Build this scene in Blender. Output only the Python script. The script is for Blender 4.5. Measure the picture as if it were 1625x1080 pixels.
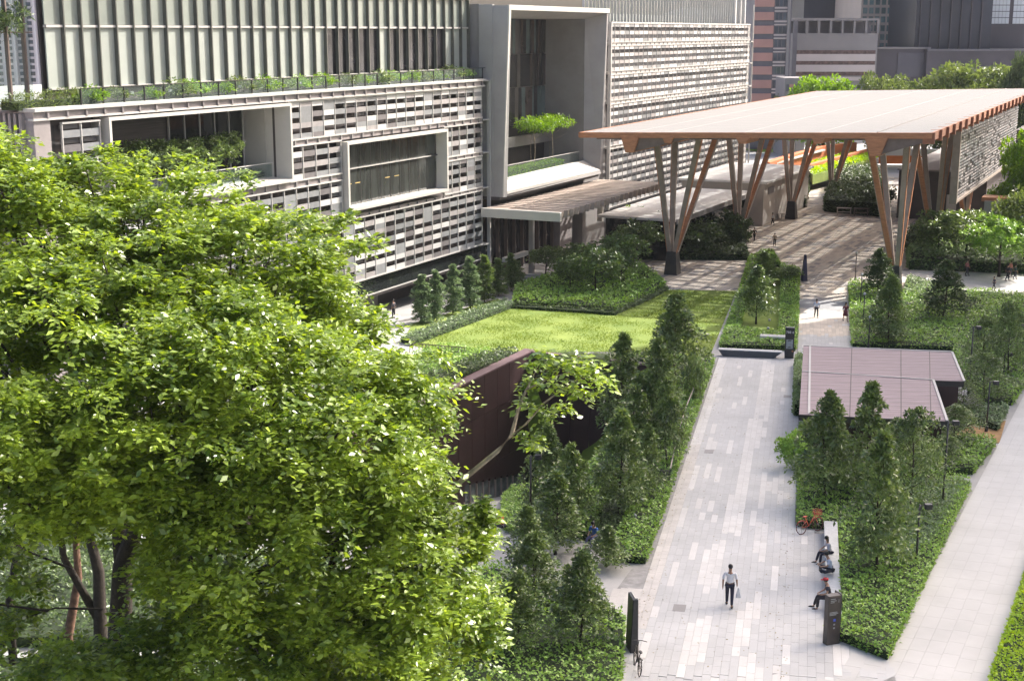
import bpy, bmesh, math, random
import numpy as np
from mathutils import Vector, Matrix, Euler
random.seed(7); RNG=np.random.default_rng(7)
for o in list(bpy.data.objects): bpy.data.objects.remove(o)
SC=bpy.context.scene; COL=SC.collection
# ------------------------------------------------------------------ camera, sky, sun, exposure
FPX=2200.; TH=math.atan(490/FPX); CZ=22.0
cam=bpy.data.cameras.new('camera'); camo=bpy.data.objects.new('camera',cam); COL.objects.link(camo)
cam.sensor_width=36; cam.lens=36*FPX/1625; cam.clip_end=6000; cam.clip_start=.5
camo.location=(0,0,CZ); camo.rotation_euler=(math.pi/2-TH,0,0); SC.camera=camo
SUN=Vector((1.01,.711,1.0)).normalized()
w_=bpy.data.worlds.new("World"); SC.world=w_; w_.use_nodes=True
nt=w_.node_tree; bg=nt.nodes['Background']; sk=nt.nodes.new('ShaderNodeTexSky'); sk.sky_type='NISHITA'; sk.sun_disc=False
sk.sun_elevation=math.asin(SUN.z); sk.sun_rotation=math.atan2(SUN.x,SUN.y); sk.dust_density=7.0; sk.air_density=.75; sk.ozone_density=.3
nt.links.new(sk.outputs[0],bg.inputs[0]); bg.inputs[1].default_value=0.15
sl=bpy.data.lights.new('sun','SUN'); sl.energy=3.1; sl.angle=math.radians(.5); sl.color=(1,.972,.92)
so=bpy.data.objects.new('sun',sl); COL.objects.link(so); so.rotation_euler=SUN.to_track_quat('Z','Y').to_euler(); so.location=(60,60,80)
vs=SC.view_settings; vs.view_transform='Standard'; vs.look='None'; vs.gamma=1; vs.use_curve_mapping=False; vs.exposure=1.36
# ------------------------------------------------------------------ measuring helpers: photo bearing -> world point
def ray(x,y):
    a=(x-812.5)/FPX; b=-(y-540)/FPX; c,s=math.cos(TH),math.sin(TH)
    return np.array([a,c+b*s,-s+b*c])
CAM=np.array([0,0,CZ])
def gz(Y): return -0.035*min(max(Y-45,0),85)
def G(x,y,dz=0.):
    r=ray(x,y); z=-1.
    for _ in range(40):
        t=(z+dz-CZ)/r[2]; z=.5*z+.5*gz(t*r[1])
    p=CAM+t*r; return p
AL=math.atan2(1895-812.5,math.hypot(FPX,490)); D1=np.array([math.sin(AL),math.cos(AL),0]); NN=np.array([math.cos(AL),-math.sin(AL),0])
OO=np.array([-6.71613,129.00114,0.]); RZ=math.pi/2-AL
def W(u,w,z): return OO+D1*u+NN*w+np.array([0,0,z])
def toB(x,y): return ((x-OO[0])*D1[0]+(y-OO[1])*D1[1],(x-OO[0])*NN[0]+(y-OO[1])*NN[1])
def FP(x,y,w=0.):
    r=ray(x,y); t=((OO+NN*w-CAM)@NN)/(r@NN); q=CAM+r*t-OO; return q@D1,q[2]
PD=np.array([.2065,.9785]); PE=np.array([.9785,-.2065]); L0=np.array([5.74,55.])
def PW(a,b): return L0+PD*a+PE*b          # along / across the walkway
def eleft(x,y): return -((x-L0[0])*PE[0]+(y-L0[1])*PE[1])
def H(x,y):
    b=gz(y); u,w=toB(x,y)
    if u<-20.41 and w>18.7 and y>54:
        e=eleft(x,y)
        if e>2.2:
            t=min(1,(e-2.2)/7.); t=t*t*(3-2*t); q_=min(1,max(0,(y-78)/14)); zc=-.3-.2333*(y-54)-1.1*q_*q_*(3-2*q_)*min(1,max(0,(24-w)/3)); return b*(1-t)+zc*t
    return b
def GT(x,y):
    r=ray(x,y); t=25.
    while t<400:
        p=CAM+t*r
        if p[2]<=H(p[0],p[1]): break
        t+=.2
    return np.array([p[0],p[1],H(p[0],p[1])])
def at(p): return (float(p[0]),float(p[1]),float(p[2]))
# ------------------------------------------------------------------ materials
MT={}
def _n(nt,t,**k):
    n=nt.nodes.new(t)
    for a,b in k.items(): setattr(n,a,b)
    return n
def rndval(nt):
    g=_n(nt,'ShaderNodeNewGeometry'); oi=_n(nt,'ShaderNodeObjectInfo'); a=_n(nt,'ShaderNodeMath',operation='ADD'); f=_n(nt,'ShaderNodeMath',operation='FRACT')
    nt.links.new(g.outputs['Random Per Island'],a.inputs[0]); nt.links.new(oi.outputs['Random'],a.inputs[1]); nt.links.new(a.outputs[0],f.inputs[0]); return f.outputs[0],g
def M(name,col,rough=.75,var=.18,ns=1.5,bump=.0,bs=30,metal=0.,rnd=0.,col2=None,spec=.5,stretch=None,trans=0.,coat=0.):
    if name in MT: return MT[name]
    m=bpy.data.materials.new(name); m.use_nodes=True; nt=m.node_tree; b=nt.nodes['Principled BSDF']; MT[name]=m
    b.inputs['Roughness'].default_value=rough; b.inputs['Metallic'].default_value=metal; b.inputs['Specular IOR Level'].default_value=spec
    if coat: b.inputs['Coat Weight'].default_value=coat
    rv,g=rndval(nt)
    nz=_n(nt,'ShaderNodeTexNoise'); nz.inputs['Scale'].default_value=ns; nz.inputs['Detail'].default_value=6; nz.inputs['Roughness'].default_value=.6
    if stretch:
        mp=_n(nt,'ShaderNodeMapping'); mp.inputs['Scale'].default_value=stretch; nt.links.new(g.outputs['Position'],mp.inputs[0]); nt.links.new(mp.outputs[0],nz.inputs['Vector'])
    else: nt.links.new(g.outputs['Position'],nz.inputs['Vector'])
    mx=_n(nt,'ShaderNodeMix',data_type='RGBA'); c2=col2 or tuple(c*(1-2.2*var) for c in col)
    mx.inputs[6].default_value=(*[min(1,c*(1+.6*var)) for c in col],1); mx.inputs[7].default_value=(*[max(c,0) for c in c2],1)
    ra=_n(nt,'ShaderNodeMapRange'); ra.inputs[1].default_value=.3; ra.inputs[2].default_value=.72; nt.links.new(nz.outputs['Fac'],ra.inputs[0]); nt.links.new(ra.outputs[0],mx.inputs[0])
    out=mx.outputs[2]
    if rnd:
        hs=_n(nt,'ShaderNodeHueSaturation'); r2=_n(nt,'ShaderNodeMapRange'); r2.inputs[3].default_value=1-rnd; r2.inputs[4].default_value=1+rnd
        nt.links.new(rv,r2.inputs[0]); nt.links.new(r2.outputs[0],hs.inputs['Value']); nt.links.new(out,hs.inputs['Color']); out=hs.outputs[0]
    nt.links.new(out,b.inputs['Base Color'])
    if bump:
        n2=_n(nt,'ShaderNodeTexNoise'); n2.inputs['Scale'].default_value=bs; n2.inputs['Detail'].default_value=4; nt.links.new(g.outputs['Position'],n2.inputs['Vector'])
        bp=_n(nt,'ShaderNodeBump'); bp.inputs['Strength'].default_value=bump; bp.inputs['Distance'].default_value=.05; nt.links.new(n2.outputs['Fac'],bp.inputs['Height']); nt.links.new(bp.outputs[0],b.inputs['Normal'])
    return m
def LEAF(name,ca,cb,tr=.35,rough=.45,trc=None,vr=.35,spec=.5):
    if name in MT: return MT[name]
    m=bpy.data.materials.new(name); m.use_nodes=True; nt=m.node_tree; b=nt.nodes['Principled BSDF']; MT[name]=m
    rv,g=rndval(nt); nz=_n(nt,'ShaderNodeTexNoise'); nz.inputs['Scale'].default_value=.55; nz.inputs['Detail'].default_value=3; nt.links.new(g.outputs['Position'],nz.inputs['Vector'])
    a=_n(nt,'ShaderNodeMath',operation='MULTIPLY_ADD'); a.inputs[1].default_value=.75; nt.links.new(rv,a.inputs[0])
    a2=_n(nt,'ShaderNodeMath',operation='MULTIPLY_ADD'); a2.inputs[1].default_value=1.5; a2.inputs[2].default_value=-.62; nt.links.new(nz.outputs['Fac'],a2.inputs[0]); nt.links.new(a2.outputs[0],a.inputs[2])
    mx=_n(nt,'ShaderNodeMix',data_type='RGBA'); mx.inputs[6].default_value=(*ca,1); mx.inputs[7].default_value=(*cb,1); nt.links.new(a.outputs[0],mx.inputs[0])
    nt.links.new(mx.outputs[2],b.inputs['Base Color']); b.inputs['Roughness'].default_value=rough; b.inputs['Specular IOR Level'].default_value=spec
    t=_n(nt,'ShaderNodeBsdfTranslucent'); hs=_n(nt,'ShaderNodeHueSaturation'); hs.inputs['Hue'].default_value=.485; hs.inputs['Saturation'].default_value=1.12; hs.inputs['Value'].default_value=1.6
    nt.links.new(mx.outputs[2],hs.inputs['Color']); nt.links.new(hs.outputs[0],t.inputs[0])
    ms=_n(nt,'ShaderNodeMixShader'); ms.inputs[0].default_value=tr; nt.links.new(b.outputs[0],ms.inputs[1]); nt.links.new(t.outputs[0],ms.inputs[2])
    nt.links.new(ms.outputs[0],nt.nodes['Material Output'].inputs[0]); return m
def GLASS(name,tint=(.8,.85,.85),mixt=.6,rough=.03,base=(.1,.11,.11)):
    if name in MT: return MT[name]
    m=bpy.data.materials.new(name); m.use_nodes=True; nt=m.node_tree; b=nt.nodes['Principled BSDF']; MT[name]=m
    b.inputs['Base Color'].default_value=(*base,1); b.inputs['Roughness'].default_value=rough; b.inputs['Specular IOR Level'].default_value=.8
    t=_n(nt,'ShaderNodeBsdfTransparent'); t.inputs[0].default_value=(*tint,1); ms=_n(nt,'ShaderNodeMixShader'); ms.inputs[0].default_value=mixt
    nt.links.new(b.outputs[0],ms.inputs[1]); nt.links.new(t.outputs[0],ms.inputs[2]); nt.links.new(ms.outputs[0],nt.nodes['Material Output'].inputs[0]); return m
# ------------------------------------------------------------------ objects
LOC={}
def tag(o,label=None,cat=None,group=None,kind=None):
    if label: o['label']=label
    if cat: o['category']=cat
    if group: o['group']=group
    if kind: o['kind']=kind
    return o
def thing(name,label,cat,loc=(0,0,0),rz=0.,group=None):
    o=bpy.data.objects.new(name,None); COL.objects.link(o); o.location=loc; o.rotation_euler=(0,0,rz); o.empty_display_size=.3
    LOC[o.name]=np.array(loc,float) if rz==0 else None; return tag(o,label,cat,group)
def mesh_np(name,V,F,mat,smooth=False):
    V=np.asarray(V,np.float32); F=np.asarray(F,np.int32); k=F.shape[1]; me=bpy.data.meshes.new(name)
    me.vertices.add(len(V)); me.vertices.foreach_set('co',V.ravel()); me.loops.add(F.size); me.loops.foreach_set('vertex_index',F.ravel())
    me.polygons.add(len(F)); me.polygons.foreach_set('loop_start',np.arange(0,F.size,k,dtype=np.int32))
    try: me.polygons.foreach_set('loop_total',np.full(len(F),k,np.int32))
    except Exception: pass
    me.update(calc_edges=True); me.materials.append(mat)
    if smooth: me.polygons.foreach_set('use_smooth',np.ones(len(F),bool))
    return me
def link(name,me,parent=None,loc=(0,0,0),rot=(0,0,0),scale=(1,1,1)):
    o=bpy.data.objects.new(name,me); COL.objects.link(o); o.location=loc; o.rotation_euler=rot; o.scale=scale
    if parent is not None: o.parent=parent; LOC[o.name]=LOC.get(parent.name)
    else: LOC[o.name]=np.array(loc,float)
    return o
class MB:
    def __init__(s,T=None): s.v=[];s.f=[];s.T=T or (lambda x,y,z:(x,y,z))
    def add(s,vs,fs):
        n=len(s.v); s.v+= [tuple(float(c) for c in s.T(*p)) for p in vs]; s.f+=[tuple(i+n for i in f) for f in fs]; return s
    def box(s,x0,x1,y0,y1,z0,z1):
        return s.add([(x0,y0,z0),(x1,y0,z0),(x1,y1,z0),(x0,y1,z0),(x0,y0,z1),(x1,y0,z1),(x1,y1,z1),(x0,y1,z1)],[(0,3,2,1),(4,5,6,7),(0,1,5,4),(1,2,6,5),(2,3,7,6),(3,0,4,7)])
    def hexa(s,a,b): # bottom loop, top loop
        n=len(a); return s.add(list(a)+list(b),[tuple(range(n))[::-1],tuple(range(n,2*n))]+[(i,(i+1)%n,n+(i+1)%n,n+i) for i in range(n)])
    def quad(s,a,b,c,d): return s.add([a,b,c,d],[(0,1,2,3)])
    def tube(s,pts,rs,n=8,cap=True):
        pts=[Vector(p) for p in pts]; vs=[]; 
        for i,p in enumerate(pts):
            d=(pts[min(i+1,len(pts)-1)]-pts[max(i-1,0)]).normalized(); a=d.orthogonal().normalized() if abs(d.z)<.9 else Vector((1,0,0)); a=(a-d*a.dot(d)).normalized(); b=d.cross(a)
            r=rs[i] if hasattr(rs,'__len__') else rs
            vs+=[tuple(p+(a*math.cos(t)+b*math.sin(t))*r) for t in (2*math.pi*k/n for k in range(n))]
        fs=[(i*n+k,i*n+(k+1)%n,(i+1)*n+(k+1)%n,(i+1)*n+k) for i in range(len(pts)-1) for k in range(n)]
        if cap: fs+=[tuple(range(n))[::-1],tuple(range((len(pts)-1)*n,len(pts)*n))]
        return s.add(vs,fs)
    def beam(s,p0,p1,w0,d0,w1=None,d1=None,side=(1,0,0)):
        w1=w1 or w0; d1=d1 or d0; p0,p1=Vector(p0),Vector(p1); d=(p1-p0).normalized(); a=Vector(side); a=(a-d*a.dot(d)).normalized(); b=d.cross(a)
        A=[tuple(p0+a*(w0/2*x)+b*(d0/2*y)) for x,y in((-1,-1),(1,-1),(1,1),(-1,1))]; B=[tuple(p1+a*(w1/2*x)+b*(d1/2*y)) for x,y in((-1,-1),(1,-1),(1,1),(-1,1))]
        return s.hexa(A,B)
    def ell(s,c,r,n=10,m=7):
        vs=[(c[0],c[1],c[2]-r[2])]+[(c[0]+r[0]*math.sin(math.pi*i/m)*math.cos(2*math.pi*k/n),c[1]+r[1]*math.sin(math.pi*i/m)*math.sin(2*math.pi*k/n),c[2]-r[2]*math.cos(math.pi*i/m)) for i in range(1,m) for k in range(n)]+[(c[0],c[1],c[2]+r[2])]
        L=len(vs)-1; fs=[(0,1+(k+1)%n,1+k) for k in range(n)]+[(1+(i-1)*n+k,1+(i-1)*n+(k+1)%n,1+i*n+(k+1)%n,1+i*n+k) for i in range(1,m-1) for k in range(n)]+[(L,1+(m-2)*n+k,1+(m-2)*n+(k+1)%n) for k in range(n)]
        return s.add(vs,fs)
    def build(s,name,mat,parent=None,smooth=False,bevel=0.,world=True):
        me=bpy.data.meshes.new(name); off=LOC.get(parent.name) if (parent is not None and world) else None
        V=s.v if off is None else [(a-off[0],b-off[1],c-off[2]) for a,b,c in s.v]
        me.from_pydata(V,[],s.f); me.materials.append(mat)
        bm=bmesh.new(); bm.from_mesh(me); bmesh.ops.recalc_face_normals(bm,faces=bm.faces)
        if bevel: bmesh.ops.bevel(bm,geom=bm.edges[:],offset=bevel,segments=1,affect='EDGES')
        bm.to_mesh(me); bm.free()
        if smooth:
            for p in me.polygons: p.use_smooth=True
        return link(name,me,parent)
def BT(u,w,z): return tuple(W(u,w,z))
def copy_tree(o,parent=None):
    c=o.copy(); COL.objects.link(c); c.parent=parent
    if parent is None: pass
    for ch in list(o.children): copy_tree(ch,c)
    return c
ORD=['first','second','third','fourth','fifth','sixth','seventh','eighth','ninth','tenth','eleventh','twelfth','thirteenth','fourteenth','fifteenth','sixteenth','seventeenth','eighteenth','nineteenth','twentieth','twenty-first','twenty-second']
# ------------------------------------------------------------------ leaves
def unit(a): return a/np.maximum(np.linalg.norm(a,axis=1,keepdims=True),1e-6)
def kites(P,A,Nn,L,Wd,fold=.25):
    A=unit(A); S=unit(np.cross(A,Nn)); U=np.cross(S,A); L=np.asarray(L)[:,None]; Wd=np.asarray(Wd)[:,None]
    v=np.empty((len(P),4,3)); v[:,0]=P; v[:,1]=P+A*L*.45-S*Wd*.5+U*Wd*fold; v[:,2]=P+A*L; v[:,3]=P+A*L*.45+S*Wd*.5+U*Wd*fold
    b=np.arange(len(P))[:,None]*4; F=np.concatenate([b+[0,2,1],b+[0,3,2]],1).reshape(-1,3); return v.reshape(-1,3),F
def rdir(n): return unit(RNG.normal(size=(n,3)))
def clump_leaves(C,R,n,L,W_,updir=.6,flat=.75,droop=.2):
    """n leaves on a twiggy dome of radius R at each clump centre C"""
    k=len(C); d=rdir(k*n); d[:,2]=np.abs(d[:,2])*1.0-.25; d=unit(d); rr=(.35+.65*RNG.random(k*n)**.5)
    Rr=np.repeat(R,n); P=np.repeat(C,n,0)+d*(Rr*rr)[:,None]*np.array([1,1,flat])
    A=unit(d+RNG.normal(size=d.shape)*.45+np.array([0,0,-droop])); Nm=unit(d*.5+np.array([0,0,updir])+RNG.normal(size=d.shape)*.5)
    s=.7+.6*RNG.random(k*n); return kites(P,A,Nm,L*s,W_*s)
def crown_conic(h,r,nc,nl,L,Wl,base=.18,power=.95,clr=.17):
    z=RNG.random(nc)**.9; th=RNG.random(nc)*6.283; prof=np.where(z<.15,.62+z*2.5,(1-(z-.15)/.85)**power+.07)
    rr=r*prof*(.35+.75*RNG.random(nc)**.6)*(1+.28*np.sin(3*th+z*9+RNG.random()*6)); C=np.stack([rr*np.cos(th),rr*np.sin(th),h*(base+(1-base)*z)-.05*h],1)
    R=np.full(nc,clr*r*2.2)*(.6+.7*RNG.random(nc))*(.32+.85*(1-z)); return clump_leaves(C,R,nl,L,Wl,flat=.8)
def crown_round(h,r,nc,nl,L,Wl,base=.4,fl=.5,clr=.3):
    d=rdir(nc); rr=(.35+.65*RNG.random(nc)**.5); ch=h*(1-base)/2
    C=np.stack([d[:,0]*rr*r,d[:,1]*rr*r,h*base+ch+d[:,2]*rr*ch*.85],1); C[:,2]+=RNG.normal(size=nc)*.04*h
    return clump_leaves(C,clr*r*(.7+.6*RNG.random(nc)),nl,L,Wl,flat=.7)
def crown_col(h,r,nc,nl,L,Wl,base=.05):
    z=(np.arange(nc)+RNG.random(nc))/nc; th=RNG.random(nc)*6.283; prof=np.minimum(1,(1-z)*2.2+.15)*(.8+.2*np.sin(z*40))
    C=np.stack([r*.55*prof*np.cos(th),r*.55*prof*np.sin(th),h*(base+(1-base)*z)],1); return clump_leaves(C,r*.5*prof,nl,L,Wl,updir=.9,flat=.6,droop=-.2)
TREES={}
def tree_kind(kind,h,r,fn,trunkr,leafm,barkm,variants=2,limb=8,tb=.3,lean=.03,tt=.92):
    L=[]
    for k in range(variants):
        V,F=fn(); cm=mesh_np(kind+'_crown',V,F,leafm)
        b=MB(); lx,ly=random.uniform(-lean,lean)*h,random.uniform(-lean,lean)*h
        P=[(lx*t*t+.02*h*math.sin(7*t+k)*t,ly*t*t+.015*h*math.cos(6*t),h*t*tt-.15*(t==0)) for t in (0,.1,.25,.45,.65,.85,1)]
        b.tube(P,[trunkr*c for c in (1.35,1,.85,.7,.5,.28,.1)],8)
        for j in range(limb):
            t=tb+(.85-tb)*j/limb; i=min(5,int(t*6)); z0=h*t*tt; a=j*2.4+k; q=r*(.55+.3*random.random())*(1 if kind!='conic' else (1-t)*1.2)
            x0=lx*t*t; y0=ly*t*t; rr=trunkr*(.5*(1-t)+.12)
            b.tube([(x0,y0,z0),(x0+math.cos(a)*q*.5,y0+math.sin(a)*q*.5,z0+.07*h),(x0+math.cos(a)*q,y0+math.sin(a)*q,z0+.16*h)],[rr,rr*.6,rr*.2],5)
        me=bpy.data.meshes.new(kind+'_trunk'); me.from_pydata(b.v,[],b.f); me.materials.append(barkm)
        for p in me.polygons: p.use_smooth=True
        L.append((cm,me))
    TREES[kind]=(h,r,L)
def plant_tree(kind,name,label,cat,loc,height,width,group=None,mat=None,var=None,sub=-.0):
    h,r,L=TREES[kind]; cm,tm=L[(random.randrange(len(L)) if var is None else var)%len(L)]
    t=thing(name,label,cat,(loc[0],loc[1],loc[2]+sub),0,group); t.rotation_euler=(0,0,random.uniform(0,6.28)); s=height/h; q=width/(2*r)
    t.scale=(q,q,s)
    c=link('crown',cm,t); link('trunk',tm,t)
    if mat:
        c.material_slots[0].link='OBJECT'; c.material_slots[0].material=mat
    return t
def pxtree(kind,name,label,bx,by,topy,wpx,group=None,mat=None,cat='tree',zoff=0.,tx=None):
    g=GT(bx,by); r=ray(tx or bx,topy); t=g[1]/r[1]; ztop=(CAM+r*t)[2]; h=ztop-g[2]; dep=math.cos(TH)*g[1]-math.sin(TH)*(g[2]-CZ)
    return plant_tree(kind,name,label,cat,at(g),max(h,.4),wpx/FPX*dep,group,mat)
# ------------------------------------------------------------------ planted beds
def inpoly(X,Y,poly):
    ins=np.zeros(len(X),bool); n=len(poly)
    for i in range(n):
        x0,y0=poly[i];x1,y1=poly[(i+1)%n]
        c=((y0>Y)!=(y1>Y)); xi=(x1-x0)*(Y-y0)/((y1-y0) if abs(y1-y0)>1e-9 else 1e-9)+x0; ins^=(c&(X<xi))
    return ins
def area(p): return abs(sum(p[i][0]*p[(i+1)%len(p)][1]-p[(i+1)%len(p)][0]*p[i][1] for i in range(len(p))))/2
def Hv(X,Y): return np.array([H(a,b) for a,b in zip(X,Y)])
def sheet(name,poly,mat,z=0.,thick=None,cell=3.,zf=None,kind='structure',parent=None,bumpz=0.):
    zf=zf or H; bm=bmesh.new(); vs=[bm.verts.new((p[0],p[1],0)) for p in poly]; bm.faces.new(vs)
    xs=[p[0] for p in poly]; ys=[p[1] for p in poly]
    def cut(co,no): bmesh.ops.bisect_plane(bm,geom=bm.verts[:]+bm.edges[:]+bm.faces[:],plane_co=co,plane_no=no)
    y=min(ys)+cell
    while y<max(ys): cut((0,y,0),(0,1,0)); y+=cell
    x=min(xs)+cell
    while x<max(xs): cut((x,0,0),(1,0,0)); x+=cell
    for yy in (45,54,130):
        if min(ys)<yy<max(ys): cut((0,yy,0),(0,1,0))
    bmesh.ops.recalc_face_normals(bm,faces=bm.faces)
    if bm.faces[0:1] and bm.faces[:][0].normal.z<0: bmesh.ops.reverse_faces(bm,faces=bm.faces)
    if thick:
        bnd=[e for e in bm.edges if e.is_boundary]; r=bmesh.ops.extrude_edge_only(bm,edges=bnd); low=[v for v in r['geom'] if isinstance(v,bmesh.types.BMVert)]
        ls=set(low)
    else: ls=set()
    for v in bm.verts:
        h=zf(v.co.x,v.co.y); v.co.z=h+(z if v not in ls else z-thick)+(bumpz*math.sin(v.co.x*2.1)*math.cos(v.co.y*1.7) if bumpz and v not in ls else 0)
    me=bpy.data.meshes.new(name); bm.to_mesh(me); bm.free(); me.materials.append(mat); o=link(name,me,parent)
    if kind: o['kind']=kind
    return o
def bed(name,label,cat,poly,h,leafm,under,L=.13,Wl=.08,dens=60,clump=.12,edge=True,up=1.25,group=None,zabs=None):
    HH=H if zabs is None else (lambda x,y:zabs)
    Hv=lambda X,Y:np.array([HH(a,b) for a,b in zip(X,Y)])
    poly=[(float(p[0]),float(p[1])) for p in poly]
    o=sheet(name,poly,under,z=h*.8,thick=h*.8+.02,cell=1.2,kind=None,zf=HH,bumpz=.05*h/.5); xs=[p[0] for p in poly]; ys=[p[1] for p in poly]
    A=area(poly); n=int(A*dens); bb=(max(xs)-min(xs))*(max(ys)-min(ys)); m=int(n*bb/max(A,.1))
    X=min(xs)+(max(xs)-min(xs))*RNG.random(m); Y=min(ys)+(max(ys)-min(ys))*RNG.random(m); k=inpoly(X,Y,poly); X=X[k];Y=Y[k]
    nz=np.sin(X*3.1+1.3*np.sin(Y*2.3))*np.cos(Y*2.7+np.sin(X*1.9))*.5+np.sin(X*7+Y*5)*.25+np.sin(X*1.1-Y*.9)*.3
    Z=Hv(X,Y)+h*.8+.02+clump*(nz+.5)+RNG.random(len(X))*clump
    if edge:
        ex=[];ey=[];ez=[]
        for i in range(len(poly)):
            a=poly[i];b=poly[(i+1)%len(poly)]; l=math.dist(a,b); q=int(l*h*dens*1.6); t=RNG.random(q); 
            ex.append(a[0]+(b[0]-a[0])*t);ey.append(a[1]+(b[1]-a[1])*t);ez.append(RNG.random(q)*h*.95)
        ex=np.concatenate(ex)+RNG.normal(size=sum(map(len,ex)))*.04;ey=np.concatenate(ey);ey=ey+RNG.normal(size=len(ey))*.04;ez=np.concatenate(ez)+Hv(ex,ey)
        X=np.concatenate([X,ex]);Y=np.concatenate([Y,ey]);Z=np.concatenate([Z,ez])
    P=np.stack([X,Y,Z],1); q=len(P); Ad=rdir(q); Ad[:,2]=np.abs(Ad[:,2])*.5+.05; Nm=unit(RNG.normal(size=(q,3))*.45+np.array([0,0,up])); s=.7+.6*RNG.random(q)
    V,F=kites(P,Ad,Nm,L*s,Wl*s); me=mesh_np(name+'_leaves',V,F,leafm); lo=link('foliage',me,o); lo['kind']='stuff'
    tag(o,label,cat,group,'stuff'); return o
# ------------------------------------------------------------------ palette
pale=M('pale_metal',(.46,.44,.415),.55,.06,.6,rnd=.05); cream=M('cream_metal',(.52,.495,.455),.5,.05,.6); mauve=M('mauve_metal',(.26,.23,.225),.55,.08,.8,rnd=.08)
grey=M('grey_panel',(.25,.235,.23),.55,.08,.5,rnd=.04); greyl=M('light_grey_panel',(.35,.335,.325),.5,.07,.4); dark=M('dark_metal',(.045,.042,.04),.45,.15,1); black=M('black_stone',(.03,.03,.033),.4,.2,5)
darkwall=M('dark_cladding',(.075,.062,.06),.6,.15,.7); maroon=M('maroon_cladding',(.043,.021,.021),.5,.15,.8,rnd=.1,bump=.1); 
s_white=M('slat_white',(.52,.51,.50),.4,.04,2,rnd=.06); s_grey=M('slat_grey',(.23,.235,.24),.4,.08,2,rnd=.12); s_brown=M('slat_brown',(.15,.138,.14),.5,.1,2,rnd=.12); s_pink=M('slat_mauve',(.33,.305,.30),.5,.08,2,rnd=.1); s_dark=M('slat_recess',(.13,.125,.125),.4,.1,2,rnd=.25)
wood=M('orange_timber',(.46,.195,.09),.5,.16,1.2,rnd=.06,stretch=(1,1,6)); silver=M('silver_metal',(.33,.275,.235),.42,.1,1.5,rnd=.05); bronze=M('bronze_metal',(.17,.125,.105),.45,.12,1.5)
roofm=M('fritted_glass_edge',(.42,.40,.385),.95,.05,.5)
dglass=GLASS('dark_glass',(.3,.33,.33),.3,.04,(.03,.035,.035)); cglass=GLASS('clear_glass',(.90,.95,.93),.88,.03,(.25,.28,.27)); curtain=M('curtain_glass',(.055,.06,.055),.12,.3,.5,stretch=(2,2,.3),spec=.8)
conc=M('concrete_paving',(.40,.39,.38),.8,.12,.35,bump=.15,bs=20); joint=M('paving_joint',(.31,.30,.295),.9,.15,3); 
pv_g=M('granite_grey',(.46,.458,.458),.6,.10,.22,rnd=.04,bump=.05,bs=60); pv_l=M('granite_light',(.56,.545,.53),.62,.05,1.1,rnd=.05); pv_b=M('granite_beige',(.505,.478,.452),.65,.08,1.1,rnd=.05)
pz_a=M('plaza_beige',(.64,.56,.47),.7,.10,.8,rnd=.10); pz_b=M('plaza_grey',(.34,.31,.295),.7,.10,.8,rnd=.08); stone=M('granite_bench',(.10,.105,.115),.6,.2,25,bump=.3,bs=60); stonel=M('granite_bench_light',(.52,.52,.52),.5,.1,8)
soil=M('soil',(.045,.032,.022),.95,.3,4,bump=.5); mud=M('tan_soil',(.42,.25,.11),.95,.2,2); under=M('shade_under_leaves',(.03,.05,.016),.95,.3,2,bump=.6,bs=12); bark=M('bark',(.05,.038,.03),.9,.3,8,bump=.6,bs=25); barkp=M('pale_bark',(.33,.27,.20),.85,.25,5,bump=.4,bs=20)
grass=M('lawn_grass',(.205,.262,.045),.9,.16,.35,bump=.8,bs=5,col2=(.115,.185,.02))
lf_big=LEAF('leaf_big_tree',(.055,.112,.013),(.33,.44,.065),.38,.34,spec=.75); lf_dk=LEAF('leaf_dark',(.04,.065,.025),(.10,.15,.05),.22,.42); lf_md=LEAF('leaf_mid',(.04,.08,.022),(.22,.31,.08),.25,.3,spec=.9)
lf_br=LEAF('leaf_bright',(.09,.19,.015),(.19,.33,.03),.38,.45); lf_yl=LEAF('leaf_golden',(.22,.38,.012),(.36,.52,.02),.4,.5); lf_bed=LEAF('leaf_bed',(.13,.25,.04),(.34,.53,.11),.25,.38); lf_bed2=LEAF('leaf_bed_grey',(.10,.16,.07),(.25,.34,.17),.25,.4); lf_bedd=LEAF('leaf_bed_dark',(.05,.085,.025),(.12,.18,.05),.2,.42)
lf_gl=LEAF('leaf_glossy',(.05,.09,.025),(.17,.26,.055),.2,.32,spec=.8); lf_far=LEAF('leaf_far',(.07,.11,.03),(.16,.215,.055),.3,.5)
# ------------------------------------------------------------------ ground
def make_ground():
    us=sorted(set([-1500,-600,-250]+list(np.arange(-140,-20.5,2.))+[-20.42,-20.4]+list(np.arange(-18,60,4.))+[60,90,120,160,200,300,450,700,1200,3000]))
    ws=sorted(set([-1500,-500,-200,-100,-50,-20,0,10,18.7,18.72]+list(np.arange(20,60,1.5))+[62,70,80,100,140,200,400,800,1800])) 
    V=[];
    for u in us:
        for w in ws:
            p=W(u,w,0); V.append((p[0],p[1],H(p[0],p[1])))
    n=len(ws); F=[(i*n+j,(i+1)*n+j,(i+1)*n+j+1,i*n+j+1) for i in range(len(us)-1) for j in range(n-1)]
    V=np.array(V); me=mesh_np('ground',V,np.array(F),conc); o=link('ground',me); o['kind']='structure'
    bm=bmesh.new(); bm.from_mesh(me); bmesh.ops.recalc_face_normals(bm,faces=bm.faces)
    if bm.faces[:][0].normal.z<0: bmesh.ops.reverse_faces(bm,faces=bm.faces)
    bm.to_mesh(me); bm.free()
make_ground()
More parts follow.
